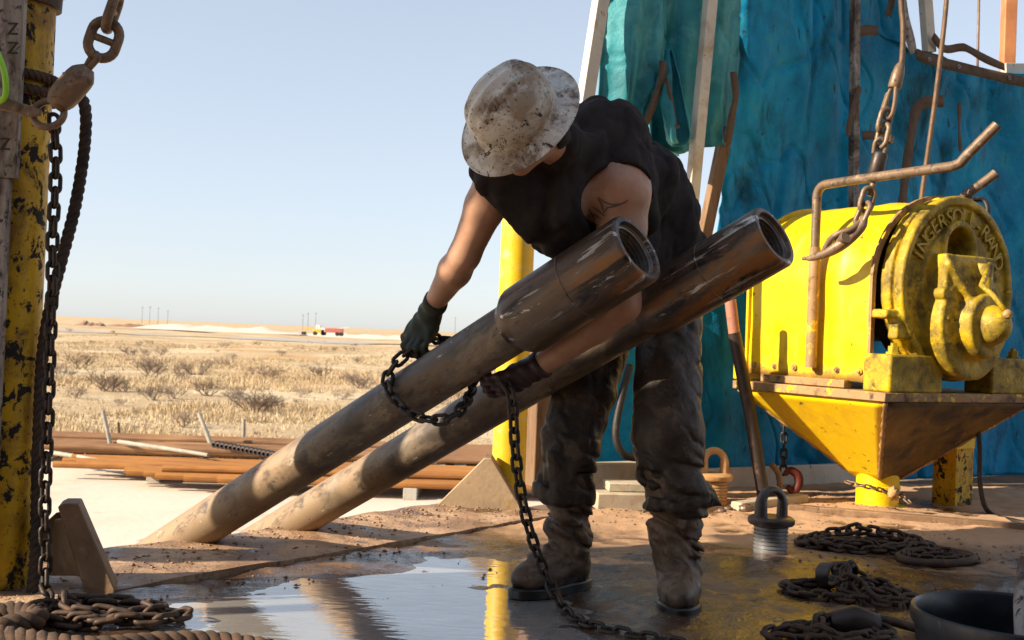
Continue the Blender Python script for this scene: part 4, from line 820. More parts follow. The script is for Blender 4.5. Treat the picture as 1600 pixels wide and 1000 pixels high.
strap_px('thin buckled strap hanging on the right blue tarpaulin', [(1499, 160), (1499, 190), (1500, 220), (1501, 237)], 7, .16)
strap_px('brown hem strap along the sloping top edge of the right tarpaulin', [(1432, 84), (1450, 92), (1480, 100), (1530, 112), (1580, 124), (1640, 136)], 17, .20)
strap_px('brown hem strap up the steep edge beside the pale bracket post', [(1404, -30), (1412, 10), (1420, 50), (1428, 84)], 19, .19, M['grey_post'])
strap_px('loose brown strap end curling over the sloping hem', [(1458, 56), (1476, 76), (1500, 74), (1512, 76), (1540, 92), (1570, 105)], 13, .22)
hem_ = bpy.data.objects['strap.008']
for (ex_, ey_) in ((1452, 93), (1498, 104), (1577, 122)):
    pe = onwall(ex_, ey_, .206); mb = MB(); mb.lathe([(-.002, .007), (.004, .008), (.005, .013), (-.002, .015)], pe, WN, 14); eo = mb.build('eyelet', M['plug_thread'], None, 60); eo.data.transform(Matrix.Translation(-Vector(hem_.location))); eo.parent = hem_
# rolled cloth end seen as a dark opening
a = onwall(1050, 150, .14); b = onwall(1058, 212, .22)
t_ = thing('rolled_tarp_end', 'open rolled end of teal tarpaulin hanging beside the white post', 'tarp', b)
a = onwall(1042, 80, .12); d_ = (b - a).normalized(); Lr_ = (b - a).length; mb = MB(); mb.lathe([(0, .02), (Lr_ * .3, .045), (Lr_ * .6, .058), (Lr_ * .85, .068), (Lr_ + .02, .062), (Lr_ + .055, .045)], a, d_, 30, arc=(.55, 5.75), ref=WN); mb.v = [tuple(Vector(q) + V(.022, .012, .02) * float(fbm(q[0] * 14, q[1] * 14, q[2] * 14, 3))) for q in mb.v]; ro_ = mb.build('cloth_roll', M['tarp_teal'], t_, 180); sm_ = ro_.modifiers.new('t', 'SOLIDIFY'); sm_.thickness = .005
mb = MB(); mb.tube(smoothpath([onwall(1041, 120, .2), onwall(1050, 160, .22), onwall(1054, 190, .25), onwall(1056, 198, .26), onwall(1061, 197, .27)], 5), .010, 8); mb.build('torn_cord', M['strap'], t_, 180)
def post_px(name, label, a, b, off, w, d, m, cat='post', to_floor=False, up=1.6):
    p, q = onwall(*a, off), onwall(*b, off); dr = (p - q).normalized(); p = p + dr * up
    if to_floor: q = q - dr * ((q.z) / dr.z)
    mb = MB(); mb.bar(q, p, w, d, WN); return tag(mb.build(name, m, None, 35, bevel=.004, loc=q), label, cat)
post_px('white_post', 'white angle post rising left of the teal flap, behind the worker back', (939, 0), (866, 470), .17, .075, .06, M['white_steel'], to_floor=False)
post_px('white_post', 'long white post crossing in front of the bunched teal flap', (1110, 0), (1082, 300), .24, .07, .05, M['white_steel'], to_floor=True)
post_px('grey_post', 'thin mottled grey pole between the two blue tarpaulins', (1336, 0), (1332, 560), .10, .055, .045, M['grey_post'], to_floor=True)
post_px('timber_brace', 'brown timber edge post below the bunched teal flap', (1130, 226), (1100, 372), .05, .075, .05, M['wood'], to_floor=True, up=.1)
post_px('bracket_post', 'pale channel post at the top right beside the hoist cable', (1446, 0), (1452, 82), .16, .085, .05, M['white_steel'])
mb = MB(); pb = onwall(1457, 92, .17); mb.box(pb, WU * .10, WN * .012, V(0, 0, .035)); o = tag(mb.build('bracket_plate', M['dark_iron'], None, 35, bevel=.004, loc=pb), 'small dark bolted bracket under the pale channel post', 'bracket')
post_px('pale_beam', 'bright white beam corner at the right frame edge above the hem', (1640, 112), (1568, 112), -.2, .12, .05, M['white_steel'], 'beam', up=.3)
# orange mast and guy line beyond
p = at(1571, 100, 14); mb = MB(); mb.box((p.x + .02, 14, 1.6), (.075, 0, 0), (0, .075, 0), (0, 0, 4.3)); tag(mb.build('orange_mast', M['mast'], None, 35, bevel=.01, loc=(p.x, 14, GROUND)), 'orange primed mast leg against the sky at top right', 'mast')
mb = MB(); mb.tube([at(1531, -80, 13), at(1528, 75, 13), at(1526, 160, 13)], .016, 6); tag(mb.build('guy_line', M['cable'], None, 180, loc=at(1526, 160, 13)), 'thin guy line against the sky beside the orange mast', 'cable')
# base boards, planks, clutter along the wall
def wboard(name, label, a, b, hpx, off, th, m, cat='board'):
    p, q = onwall(*a, off), onwall(*b, off); p.z = max(p.z, .0); q.z = p.z; h = hpx / FPX * p.y
    mb = MB(); mb.box((p + q) / 2 + V(0, 0, h / 2), (q - p) / 2, WN * th / 2, V(0, 0, h / 2)); return tag(mb.build(name, m, None, 35, bevel=.006, loc=(p + q) / 2), label, cat)
wboard('base_beam', 'mud spattered pale beam along the foot of the tarpaulin behind the legs', (905, 768), (1010, 766), 44, .16, .08, M['pale_wood'], 'beam')
wboard('base_board', 'long pale base board under the large blue tarpaulin', (1020, 780), (1345, 748), 36, .12, .04, M['white_steel'], 'board')
wboard('cross_rail', 'pale horizontal rail across the blue tarpaulin left of the winch table', (1080, 609), (1172, 600), 17, .22, .05, M['white_steel'], 'rail')
bpy.data.objects['cross_rail'].location.z += .62
mb = MB(); a = on(948, 800); mb.box((a.x + .16, a.y + .1, .05), (.22, .03, 0), (-.012, .09, 0), (0, 0, .042)); mb.box((a.x + .2, a.y + .14, .115), (.2, .02, 0), (-.01, .07, 0), (0, 0, .022)); tag(mb.build('plank_stub', M['pale_wood'], None, 35, bevel=.006, loc=(a.x, a.y, 0)), 'short cream plank stub on the floor between the worker legs', 'plank')
a, b = on(1150, 800), on(1530, 775); mb = MB(); mb.bar(a + V(0, 0, .025), on(1255, 786) + V(0, 0, .025), .07, .05); tag(mb.build('floor_plank', M['pale_wood'], None, 35, bevel=.008, loc=a), 'sunlit pale plank lying behind the threaded lift plug', 'plank')
a, b = on(1232, 800), on(1680, 838); mb = MB(); mb.bar(a + V(0, 0, .02), b + V(0, 0, .02), .06, .04); tag(mb.build('floor_rail', M['steel_plate'], None, 35, bevel=.004, loc=a), 'low muddy steel strip across the floor in front of the winch stand', 'rail')
# hose loop, leaning strut, red hook and chain by the wall
mb = MB(); mb.tube(smoothpath([onwall(985, 570, .25), onwall(970, 625, .26), onwall(962, 680, .28), onwall(975, 710, .3), onwall(1000, 716, .3), onwall(1040, 720, .3)], 6), .020, 10); tag(mb.build('hose_loop', M['hose'], None, 180, loc=onwall(975, 712, .3)), 'dark rubber hose loop hanging between the worker legs', 'hose')
t_ = thing('leaning_strut', 'dark leaning pipe strut with salmon top beside the winch stand', 'strut', on(1196, 768))
a, b, c = at(1141, 468, 6.0), at(1147, 520, 6.0), on(1196, 770, 0.0); c = at(1196, 768, 6.0)
mb = MB(); mb.tube([b, (b + c) / 2, V(c.x, c.y, .01)], .034, 16); mb.build('strut_tube', M['dark_iron'], t_, 60)
mb = MB(); mb.tube([b + (b - c).normalized() * -.01, a], .031, 16); mb.build('strut_top', M['pink_steel'], t_, 60)
mb = MB(); mb.tube(smoothpath([at(1205, 725, 6.1), at(1216, 740, 6.1), at(1218, 760, 6.1), at(1208, 772, 6.1), at(1196, 768, 6.1)], 6), .017, 10); tag(mb.build('bent_pipe', M['tan_iron'], None, 180, loc=at(1208, 772, 6.1)), 'short bent rusty pipe beside the foot of the leaning strut', 'pipe')
chain('wall_chain', 'short dark chain hanging against the tarpaulin below the winch table', [at(1224, 640, 6.4), at(1225, 680, 6.4), at(1224, 742, 6.38)], M['chain'], pitch=.045, wire=.013, width=.045, seed=8)
t_ = thing('red_hook', 'worn red chain hook hanging at the tarpaulin foot', 'hook', at(1238, 765, 6.35))
mb = MB(); mb.tube(smoothpath([at(1226, 742, 6.36), at(1234, 735, 6.36), at(1246, 742, 6.36), at(1248, 756, 6.36), at(1240, 768, 6.36), at(1230, 760, 6.36)], 6), [.014 + .012 * math.sin(i / 30 * 3.1) for i in range(31)], 10); mb.build('hook_body', M['red'], t_, 180)
mb = MB(); mb.tube(smoothpath([at(1527, 650, 6.0), at(1531, 700, 6.0), at(1532, 760, 6.0), on(1545, 800, .015), on(1590, 815, .015), on(1660, 826, .015)], 6), .013, 8); tag(mb.build('black_cable', M['hose'], None, 180, loc=on(1590, 815, .015)), 'thin black hose running down behind the winch and over the floor', 'hose')
c = on(1487, 790); mb = MB(); t_ = thing('support_column', 'square yellow column standing behind the winch stand', 'column', c)
mb.box((c.x, c.y, .30), WU * .075, WN * .075, V(0, 0, .30)); mb.build('column_shaft', M['yellow_peel'], t_, 35, bevel=.004)
mb = MB(); mb.box((c.x, c.y, .46), WU * .079, WN * .079, V(0, 0, .14)); mb.build('painted_collar', M['yellow'], t_, 35, bevel=.004)
# ---------------------------------------------------------------- the yellow air winch on its stand
WA = V(0.506, -0.862, 0).normalized(); WB = V(-0.862, -0.506, 0).normalized(); WO = V(2.0, 6.13, 0)
def WL(al, be, z): return WO + WA * al + WB * be + V(0, 0, z)
ws = thing('winch_stand', 'yellow inverted pyramid stand with rust edged table carrying the winch', 'stand', WO)
mb = MB(); mb.box(WL(0, 0, .622), WA * .535, WB * .575, V(0, 0, .022)); mb.build('table_plate', M['table_edge'], ws, 35, bevel=.004)
tq = [(.515, .55), (.515, -.55), (-.515, -.55), (-.515, .55)]; bq = [(.085, .085), (.085, -.085), (-.085, -.085), (-.085, .085)]
for i in range(4):
    j = (i + 1) % 4; N_ = 14; v = []
    for r_ in range(N_ + 1):
        for c_ in range(N_ + 1):
            s, t = c_ / N_, r_ / N_
            T = [tq[i][k] + (tq[j][k] - tq[i][k]) * s for k in (0, 1)]; B_ = [bq[i][k] + (bq[j][k] - bq[i][k]) * s for k in (0, 1)]
            v.append(WL(T[0] + (B_[0] - T[0]) * t, T[1] + (B_[1] - T[1]) * t, .598 + (.165 - .598) * t))
    f = [[r_ * (N_ + 1) + c_, r_ * (N_ + 1) + c_ + 1, (r_ + 1) * (N_ + 1) + c_ + 1, (r_ + 1) * (N_ + 1) + c_] for r_ in range(N_) for c_ in range(N_)]
    o = mesh_obj('stand_plate', v, f, M['yellow'] if i != 0 else M['stand_shade_grime'], ws, 35); so = o.modifiers.new('t', 'SOLIDIFY'); so.thickness = .012; so.offset = 0  # the right-hand plate takes the shade-darkened grime colour
for i in range(4):                                            # weld beads on the corners
    mb = MB(); n_ = 24; pts = [WL(tq[i][0] + (bq[i][0] - tq[i][0]) * k / n_, tq[i][1] + (bq[i][1] - tq[i][1]) * k / n_, .598 + (.165 - .598) * k / n_) for k in range(n_ + 1)]
    mb.tube(pts, [.011 + .003 * math.sin(k * 2.1) for k in range(n_ + 1)], 8); mb.build('weld_seam', M['table_edge'], ws, 180)
mb = MB(); mb.lathe([(-.01, 0), (-.01, .16), (.012, .16), (.012, .112), (.10, .112), (.104, .118), (.118, .118), (.122, .112), (.21, .112), (.21, 0)], WO, (0, 0, 1), 32); mb.build('stand_column', M['yellow'], ws, 40)
chain('tag_chain', 'small tan chain tied round the foot of the winch stand', [at(1322, 752, 5.9), at(1335, 757, 5.86), at(1355, 760, 5.84), at(1378, 766, 5.85), at(1392, 772, 5.86), at(1404, 770, 5.85), at(1420, 785, 5.8), at(1432, 790, 5.78)], M['tan_iron'], pitch=.034, wire=.009, width=.03, seed=9)
mb = MB(); v, f = ball((0, 0, 0), .034, 10, 7, (1, .8, 1.1)); v = [Vector(q) * (.8 + .3 * math.sin(i * 2.3)) + at(1396, 771, 5.82) for i, q in enumerate(v)]; mb.add(v, f); tag(mb.build('rag_knot', M['plug_rust'], None, 180, loc=at(1396, 771, 5.82)), 'pale rag knot tied into the small chain under the winch', 'rag')

wt = thing('air_winch', 'bright yellow cast air winch with raised lettering on its end housing', 'winch', WL(0, 0, .645))
# drum guard: curved sheet with a flange at its right end
def guard_prof(n=44):
    out = [(.475, .68 + .49 * k / 12) for k in range(12)]
    out += [(.005 + .47 * math.cos(q), 1.17 + .445 * math.sin(q)) for q in [math.pi * .98 * k / (n - 12) for k in range(n - 11)]]
    return out
GP = guard_prof(); NA = 50; v = []
for i in range(NA + 1):
    al = -.52 + .882 * i / NA
    for (be, z) in GP:
        dn = .010 * float(fbm(al * 4, be * 4 + z * 4, 2.0, 3)) + .006 * math.exp(-((al - .12) / .03) ** 2)
        q = WL(al, be * (1 + dn * 1.5), z + dn); v.append(q)
K = len(GP); f = [[i * K + k, (i + 1) * K + k, (i + 1) * K + k + 1, i * K + k + 1] for i in range(NA) for k in range(K - 1)]
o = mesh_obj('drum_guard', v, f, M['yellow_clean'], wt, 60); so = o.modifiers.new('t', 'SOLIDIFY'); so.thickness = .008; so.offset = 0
for al0, al1, mm in ((.348, .366, M['table_edge']), (-.53, -.512, M['yellow'])):
    v = []; 
    for al in (al0, al1):
        for s in (0.0, .028):
            for (be, z) in GP:
                cx_, cz_ = be - .005, max(0, z - 1.17); L_ = math.hypot(cx_, cz_) or 1; v.append(WL(al, be + s * cx_ / L_ * .9, z + s * cz_ / L_))
    f = []
    for k in range(K - 1):
        for (p_, q_) in ((0, 1), (1, 3), (3, 2), (2, 0)): f.append([p_ * K + k, q_ * K + k, q_ * K + k + 1, p_ * K + k + 1])
    mesh_obj('guard_flange', v, f, mm, wt, 50)
mb = MB(); mb.lathe([(-.45, 0), (-.45, .41), (-.40, .41), (-.40, .26), (.25, .26), (.25, .41), (.30, .41), (.30, 0)], WL(0, -.02, 1.15), WA, 40); mb.build('drum', M['dark_iron'], wt, 40)
for k in range(6):
    mb = MB(); mb.lathe([(0, 0), (0, .018), (.010, .018), (.010, .010), (.018, .010), (.018, 0)], WL(-.46 + .15 * k, .479, .735), WB, 6); mb.build('guard_bolt', M['table_edge'], wt, 30)
mb = MB(); mb.box(WL(-.08, .485, .668), WA * .3, WB * .03, V(0, 0, .02)); mb.build('guard_foot', M['table_edge'], wt, 35, bevel=.004)
mb = MB(); mb.lathe([(-.62, 0), (-.62, .2), (-.60, .40), (-.545, .42), (-.54, .42), (-.54, 0)], WL(0, -.02, 1.13), WA, 36); mb.build('rear_housing', M['yellow_cast'], wt, 40)
mb = MB(); mb.box(WL(-.575, .33, .735), WA * .06, WB * .16, V(0, 0, .09)); mb.build('rear_foot', M['yellow'], wt, 35, bevel=.012)
mb = MB(); mb.lathe([(0, .0), (0, .05), (.05, .05), (.06, .035), (.1, .035), (.1, 0)], WL(-.62, .25, 1.0), -WA, 14); mb.build('rear_boss', M['yellow_cast'], wt, 40)
# end housing as one casting
g = Grid((.32, -.60, .70), (.84, .56, 1.66), .0085)
ex, ey, ez = (1, 0, 0), (0, 1, 0), (0, 0, 1); cc = (.0, -.05, 1.165)
d = cyl(g, (.40, -.05, 1.165), ex, .032, .452, .012)
d = smin(d, cyl(g, (.44, -.05, 1.165), ex, .05, .425, .01), .012)
d = np.minimum(d, cyl(g, (.485, -.05, 1.165), ex, .030, .462, .012))
d = smax(d, -cyl(g, (.525, -.05, 1.165), ex, .030, .415, .008), .012)             # recessed face inside the rim
d = smin(d, cyl(g, (.50, -.05, 1.165), ex, .012, .30, .008), .02)
d = np.maximum(d, -(np.maximum(cyl(g, (.50, -.03, 1.36), ex, .09, .105, .01), 1.335 - g.Z)))  # arched opening
arch = np.maximum(cyl(g, (.50, -.03, 1.36), ex, .03, .145, .01), -cyl(g, (.5, -.03, 1.36), ex, .2, .108, .005)); arch = np.maximum(arch, 1.33 - g.Z)
d = smin(d, arch, .01)
d = smin(d, cyl(g, (.54, -.05, .98), ex, .07, .27, .02), .02)                        # gear case
d = smin(d, rbox(g, (.535, -.02, 1.21), (ex, ey, ez), (.065, .20, .115), .012), .015)   # valve chest
d = smin(d, cone(g, (.60, .16, 1.27), (.66, -.02, 1.02), .016, .02), .02)            # diagonal rib
d = smin(d, cyl(g, (.63, -.06, .98), ex, .06, .16, .02), .03)
d = smin(d, ell(g, (.70, -.065, .985), (ex, ey, ez), (.095, .09, .095)), .025)        # motor nose
d = smin(d, cyl(g, (.615, -.10, 1.19), ez, .10, .043, .012), .02)                   # throttle barrel
d = smin(d, cyl(g, (.58, .19, 1.13), ex, .03, .028, .01), .01)
d = smin(d, rbox(g, (.47, .37, .96), (ex, ey, ez), (.03, .05, .06), .01), .02)
d = smin(d, rbox(g, (.44, .44, 1.02), (ex, ey, ez), (.05, .05, .022), .008), .01)
for q in range(9):
    an = -.4 + q * .52; d = smin(d, cyl(g, (.60, -.05 + .215 * math.cos(an), .98 + .215 * math.sin(an)), ex, .018, .014, .004), .005)
d = d + .0022 * fbm(g.X * 24, g.Y * 24, g.Z * 24, 3)
vv, ff = surfnet(g, d); vv[:, 1] = .50 - (.455 - vv[:, 1]) * .9; vw = np.array(WO)[None, :] + vv[:, :1] * np.array(WA)[None, :] + vv[:, 1:2] * np.array(WB)[None, :] + np.array([0, 0, 1.0])[None, :] * vv[:, 2:]
mesh_obj('end_housing', vw, ff[:, ::-1], M['yellow_cast'], wt, 180)
txt = 'INGERSOLL-RAND'
for i, ch in enumerate(txt):
    ph = math.radians(66 - i * 132 / 13)
    up = WB * math.sin(ph) + V(0, 0, math.cos(ph)); xd = -WB * math.cos(ph) + V(0, 0, math.sin(ph))
    letters(ch, WL(.500, .0455, 1.165) + up * .358 - WB * (.10 * .358 * math.sin(ph)), xd, up, .105, M['yellow_cast'], wt, ext=.012, name='raised_letter')
for b0, b1 in ((.17, .545), (-.52, -.20)):
    mb = MB(); mb.box(WL(.45, (b0 + b1) / 2, .735), WA * .085, WB * (b1 - b0) / 2, V(0, 0, .092)); ft = mb.build('foot_block', M['yellow_cast'], wt, 35, bevel=.012)
    for be in (b0 + .07, b1 - .09):
        mb = MB(); mb.lathe([(0, 0), (0, .036), (.012, .036), (.012, .026), (.04, .026), (.04, .014), (.055, .014), (.055, 0)], WL(.47, be, .826), (0, 0, 1), 6); mb.build('bolt', M['yellow_cast'], wt, 30)
mb = MB(); mb.tube([WL(.615, -.045, 1.29), at(1534, 446, 5.42), at(1552, 462, 5.36), at(1573, 489, 5.32)], [.014, .014, .012, .013], 10); lv = mb.build('throttle_lever', M['yellow_cast'], wt, 180)
v, f = ball(at(1574, 491, 5.32), .024, 12, 8); mesh_obj('lever_knob', v, f, M['table_edge'], lv, 180)
# bent handle pipe in front of the guard
hp = [WL(.0, .525, .74), WL(.0, .525, 1.1), WL(.0, .525, 1.55)]
bend = [WL(.06 - .06 * math.cos(q), .525, 1.62 + .06 * math.sin(q)) for q in [math.pi / 2 * k / 6 for k in range(7)]]
p2 = [WL(.3, .525, 1.685), WL(.83, .525, 1.69)]
mb = MB(); mb.tube([hp[0], hp[1], hp[2]] + bend + p2 + [WL(.87, .525, 1.70), WL(.90, .51, 1.74), WL(1.0, .45, 1.865)], .0235, 16)
tag(mb.build('handle_pipe', M['tan_iron'], wt, 60), 'bent pipe handle with a turned up end')
mb = MB(); mb.lathe([(0, .024), (0, .029), (.62, .029), (.62, .024)], WL(.0, .525, .74), (0, 0, 1), 16); mb.build('handle_sleeve', M['table_edge'], wt, 50)
# lever with clamp on the housing top
mb = MB(); mb.tube([at(1504, 308, 5.75), at(1530, 290, 5.72), at(1556, 271, 5.70)], [.021, .023, .025], 14); mb.build('brake_lever', M['tan_iron'], wt, 60)
mb = MB(); mb.bar(at(1466, 316, 5.76), at(1518, 309, 5.76), .05, .04); mb.bar(at(1500, 312, 5.76), at(1516, 296, 5.74), .045, .03); mb.build('lever_clamp', M['tan_iron'], wt, 35, bevel=.008)
mb = MB(); mb.tube(smoothpath([at(1515, 312, 5.9), at(1535, 312, 5.9), at(1543, 325, 5.88), at(1541, 345, 5.88)], 5), .014, 8); mb.build('air_hose', M['hose'], wt, 180)
mb = MB(); mb.tube(smoothpath([at(1448, 332, 5.8), at(1456, 316, 5.76), at(1468, 312, 5.74), at(1466, 324, 5.72), at(1452, 322, 5.78), at(1446, 330, 5.8)], 5), .009, 8); mb.build('wire_tie', M['yellow_clean'], wt, 180)

# ---------------------------------------------------------------- hoist line hooked on the handle
ht = thing('hoist_line', 'wire hoist line ending in links, swivel and a hook caught on the winch handle', 'hoist line', at(1340, 350, 5.55))
rope_mesh([at(1404, -160, 5.6), at(1408, 0, 5.6), at(1411, 40, 5.6), at(1410, 85, 5.6), at(1407, 105, 5.6)], .0145, 6, .07, .008, 6).build('wire_cable', M['cable'], ht, 180)
a, b = at(1408, 98, 5.6), at(1397, 138, 5.6); mb = MB(); mb.lathe([(0, 0), (0, .014), (.02, .024), (.06, .031), ((b - a).length - .01, .033), ((b - a).length, .028), ((b - a).length, 0)], a, b - a, 20); mb.build('swage_sleeve', M['tan_iron'], ht, 50)
rope_mesh([at(1400, 135, 5.58), at(1398, 160, 5.57), at(1394, 178, 5.56), at(1387, 186, 5.56), at(1381, 176, 5.57), at(1388, 150, 5.59), at(1393, 138, 5.6)], .0115, 6, .06, .008, 6).build('eye_loop', M['cable'], ht, 180)
mb = MB(); mb.prism([at(1386, 143, 5.6), at(1394, 142, 5.6), at(1388, 165, 5.6), at(1381, 178, 5.6), at(1377, 172, 5.6)], (0, .03, 0)); mb.build('thimble', M['tan_iron'], ht, 40, bevel=.006)
me = link_mesh(.092, .026, .088, M['tan_iron'], 12, 10)
put_link(me, at(1382, 189, 5.57), at(1378, 205, 5.57) - at(1386, 175, 5.57), V(.5, -1, .1), ht, 'coupling_link')
put_link(me, at(1379, 212, 5.57), at(1376, 230, 5.57) - at(1384, 195, 5.57), V(1, .55, .1), ht, 'coupling_link')
mb = MB(); mb.lathe([(-.05, .012), (-.045, .02), (-.015, .02), (-.015, .0)], at(1392, 208, 5.55), at(1396, 190, 5.55) - at(1392, 208, 5.55), 10); mb.build('link_pin', M['tan_iron'], ht, 40)
mb = MB(); mb.tube(smoothpath([at(1365, 240, 5.57), at(1368, 222, 5.56), at(1376, 217, 5.55), at(1384, 224, 5.55), at(1381, 242, 5.56)], 6), .012, 10); mb.build('swivel_eye', M['tan_iron'], ht, 180)
a, b = at(1376, 240, 5.57), at(1366, 277, 5.57); mb = MB(); mb.lathe([(0, 0), (0, .034), (.012, .038), ((b - a).length - .015, .038), ((b - a).length, .028), ((b - a).length, 0)], a, b - a, 20); mb.build('swivel_body', M['dark_iron'], ht, 45)
mb = MB(); mb.tube([at(1367, 275, 5.57), at(1363, 292, 5.56), at(1359, 306, 5.56)], [.02, .014, .016], 10); mb.build('swivel_stem', M['tan_iron'], ht, 180)
put_link(me, at(1355, 312, 5.55), at(1350, 330, 5.55) - at(1360, 295, 5.55), V(.3, -1, .2), ht, 'coupling_link')
put_link(me, at(1348, 334, 5.54), at(1340, 350, 5.54) - at(1354, 318, 5.54), V(1, .4, .3), ht, 'coupling_link')
hk = smoothpath([at(1350, 338, 5.53), at(1347, 352, 5.52), at(1332, 368, 5.53), at(1312, 384, 5.55), at(1290, 396, 5.60), at(1268, 403, 5.66), at(1254, 404, 5.70)], 6)
mb = MB(); n_ = len(hk); mb.tube(hk, [.017 + .016 * math.sin(math.pi * min(1, k / n_ * 1.1)) - .008 * (k / n_) for k in range(n_)], 12); mb.build('hook_shank', M['tan_iron'], ht, 180)
hk = smoothpath([at(1346, 346, 5.53), at(1330, 358, 5.51), at(1308, 366, 5.53), at(1296, 376, 5.57), at(1288, 392, 5.6)], 6)
mb = MB(); mb.tube(hk, .016, 12); mb.build('hook_latch', M['tan_iron'], ht, 180)
mb = MB(); mb.lathe([(-.03, 0), (-.03, .03), (.03, .03), (.03, 0)], at(1318, 372, 5.53), V(.3, -1, .2), 14); mb.build('hook_pivot', M['tan_iron'], ht, 40)
rope('winch_cable', 'second wire cable running down to the winch drum right of the hook', [at(1487, -150, 5.95), at(1479, 0, 5.95), at(1462, 150, 5.95), at(1441, 300, 5.95), at(1437, 345, 5.97)], .0135, M['cable'], 'cable', 6, .07, .008, n=6)

# ---------------------------------------------------------------- lift plugs, chain piles, bucket
def lift_plug(label, c, sc, m1, m2, rz):
    t_ = thing('lift_plug', label, 'lift plug', c); c = Vector(c)
    R = .075 * sc; prof = [(0, 0), (0, R * .93)]
    for i in range(7): z = .012 + i * .0165 * sc; prof += [(z, R * 1.0), (z + .008 * sc, R * 1.0), (z + .0105 * sc, R * .92), (z + .0145 * sc, R * .92)]
    zt = .012 + 7 * .0165 * sc; prof += [(zt, R * .95)]
    mb = MB(); mb.lathe(prof, c, (0, 0, 1), 36); mb.build('threaded_pin', m2, t_, 30)
    mb = MB(); mb.lathe([(zt, R * .9), (zt, R * 1.28), (zt + .008, R * 1.36), (zt + .024 * sc, R * 1.36), (zt + .034 * sc, R * 1.2), (zt + .036 * sc, R * .8), (zt + .036 * sc, 0)], c, (0, 0, 1), 36); mb.build('flange', m1, t_, 40)
    z0 = c.z + zt + .03 * sc; W_ = R * .78; H_ = .09 * sc; u = V(math.cos(rz), math.sin(rz), 0); pts = [c + u * W_ + V(0, 0, zt + .02), c + u * W_ + V(0, 0, zt + H_)]
    pts += [V(c.x, c.y, c.z + zt + H_) + u * (W_ * math.cos(q)) + V(0, 0, 1.05 * W_ * math.sin(q)) for q in [math.pi * k / 14 for k in range(1, 14)]] + [c - u * W_ + V(0, 0, zt + H_), c - u * W_ + V(0, 0, zt + .02)]
    mb = MB(); n_ = len(pts); mb.tube(pts, [.021 * sc + .009 * sc * abs(2 * k / (n_ - 1) - 1) ** 3 for k in range(n_)], 14, squash=.85); mb.build('bail', m1, t_, 60)
c = on(1203, 868); lift_plug('dark grey threaded lift plug with round bail standing on the floor', (c.x, c.y, .008), .92, M['plug'], M['plug_thread'], .45)
c = on(1113, 790); lift_plug('sunlit orange rusty lift plug behind the worker right leg', (c.x, c.y + .0, .008), 1.0, M['plug_rust'], M['plug_rust'], .2)
for i, (a, b, s) in enumerate(((1150, 798, .028), (1138, 800, .02), (1166, 802, .032), (1128, 803, .02))):
    p = on(a, b); v, f = ball((0, 0, 0), s, 8, 6, (1.3, .9, .8)); v = [Vector(q) * (1 + .15 * math.sin(k * 1.9 + i)) + V(p.x, p.y, s * .7) for k, q in enumerate(v)]
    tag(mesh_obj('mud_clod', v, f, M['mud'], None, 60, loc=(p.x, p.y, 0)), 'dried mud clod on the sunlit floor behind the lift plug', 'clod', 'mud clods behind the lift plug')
r6 = random.Random(12)
c1 = on(1350, 862); chain('chain_pile', 'long rusty chain heap beside the grey lift plug', scribble(c1, .29, .11, 4.2, r6, .05, .016, .10, 80), M['rust_chain'], pitch=.046, wire=.0155, width=.05, jitter=.8, sub=4, seed=13, base=c1)
c1b = on(1462, 880); t_ = thing('iron_ring', 'large rusty iron ring lying at the right end of the chain heap', 'ring', c1b)
mb = MB(); mb.tube([c1b + V(.145 * math.cos(q), .10 * math.sin(q), .024 + .010 * math.sin(q + 1)) for q in [k * 6.283 / 40 for k in range(40)]], .0165, 12, closed=True); mb.build('ring_body', M['rust_chain'], t_, 180)
chain('chain_pile', 'short rusty chain tangle lying around the iron ring', scribble(c1b + V(.03, .02, 0), .13, .07, 2, r6, 0, .016, .03, 26), M['rust_chain'], pitch=.044, wire=.014, width=.045, jitter=.8, sub=4, seed=14, base=c1b)
c2 = on(1340, 940); chain('chain_pile', 'dark chain heap in the middle of the right floor', scribble(c2, .20, .12, 4, r6, -.5, .014, .12, 74), M['rust_chain'], pitch=.044, wire=.015, width=.048, jitter=.8, sub=4, seed=15, base=c2)
pc = on(1297, 926); t_ = thing('chain_shackle', 'upright dark shackle band at the top of the middle chain heap', 'shackle', pc)
mb = MB(); mb.lathe([(-.03, .034), (-.03, .044), (.03, .044), (.03, .034), (-.03, .034)], pc + V(0, 0, .062), V(.5, -.85, .25), 26); mb.build('shackle_band', M['dark_iron'], t_, 40)
c3 = on(1310, 1003); chain('chain_pile', 'dark chain heap cut by the bottom frame edge', scribble(c3, .17, .09, 3, r6, .2, .016, .06, 46), M['rust_chain'], pitch=.048, wire=.016, width=.05, jitter=.8, sub=4, seed=16, base=c3)
pc = on(1330, 1000); t_ = thing('chain_binder', 'dark iron chain binder on the bottom chain heap', 'binder', pc)
mb = MB(); mb.tube([pc + V(-.06, 0, .05), pc + V(0, -.01, .06), pc + V(.07, .0, .045)], [.03, .045, .034], 14); mb.build('binder_body', M['dark_iron'], t_, 60)
mb = MB(); mb.tube([pc + V(.03, .03, .06), pc + V(.12, .05, .05), pc + V(.22, .03, .03)], .014, 10); mb.build('binder_handle', M['dark_iron'], t_, 60)
bc = at(1590, 985, 2.42); bt_ = thing('bucket', 'black round bucket cut off by the bottom right corner', 'bucket', (bc.x, 2.42, .0))
zr_ = .30; Rr = .215
mb = MB(); mb.lathe([(.0, 0), (.0, Rr * .82), (zr_ - .03, Rr * .97), (zr_ - .03, Rr), (zr_ - .012, Rr * 1.01), (zr_, Rr), (zr_ + .003, Rr * .975), (zr_ - .004, Rr * .95), (zr_ - .05, Rr * .94), (.02, Rr * .79), (.02, 0)], (bc.x, 2.42, 0), (0, 0, 1), 56); mb.build('bucket_shell', M['bucket'], bt_, 40)
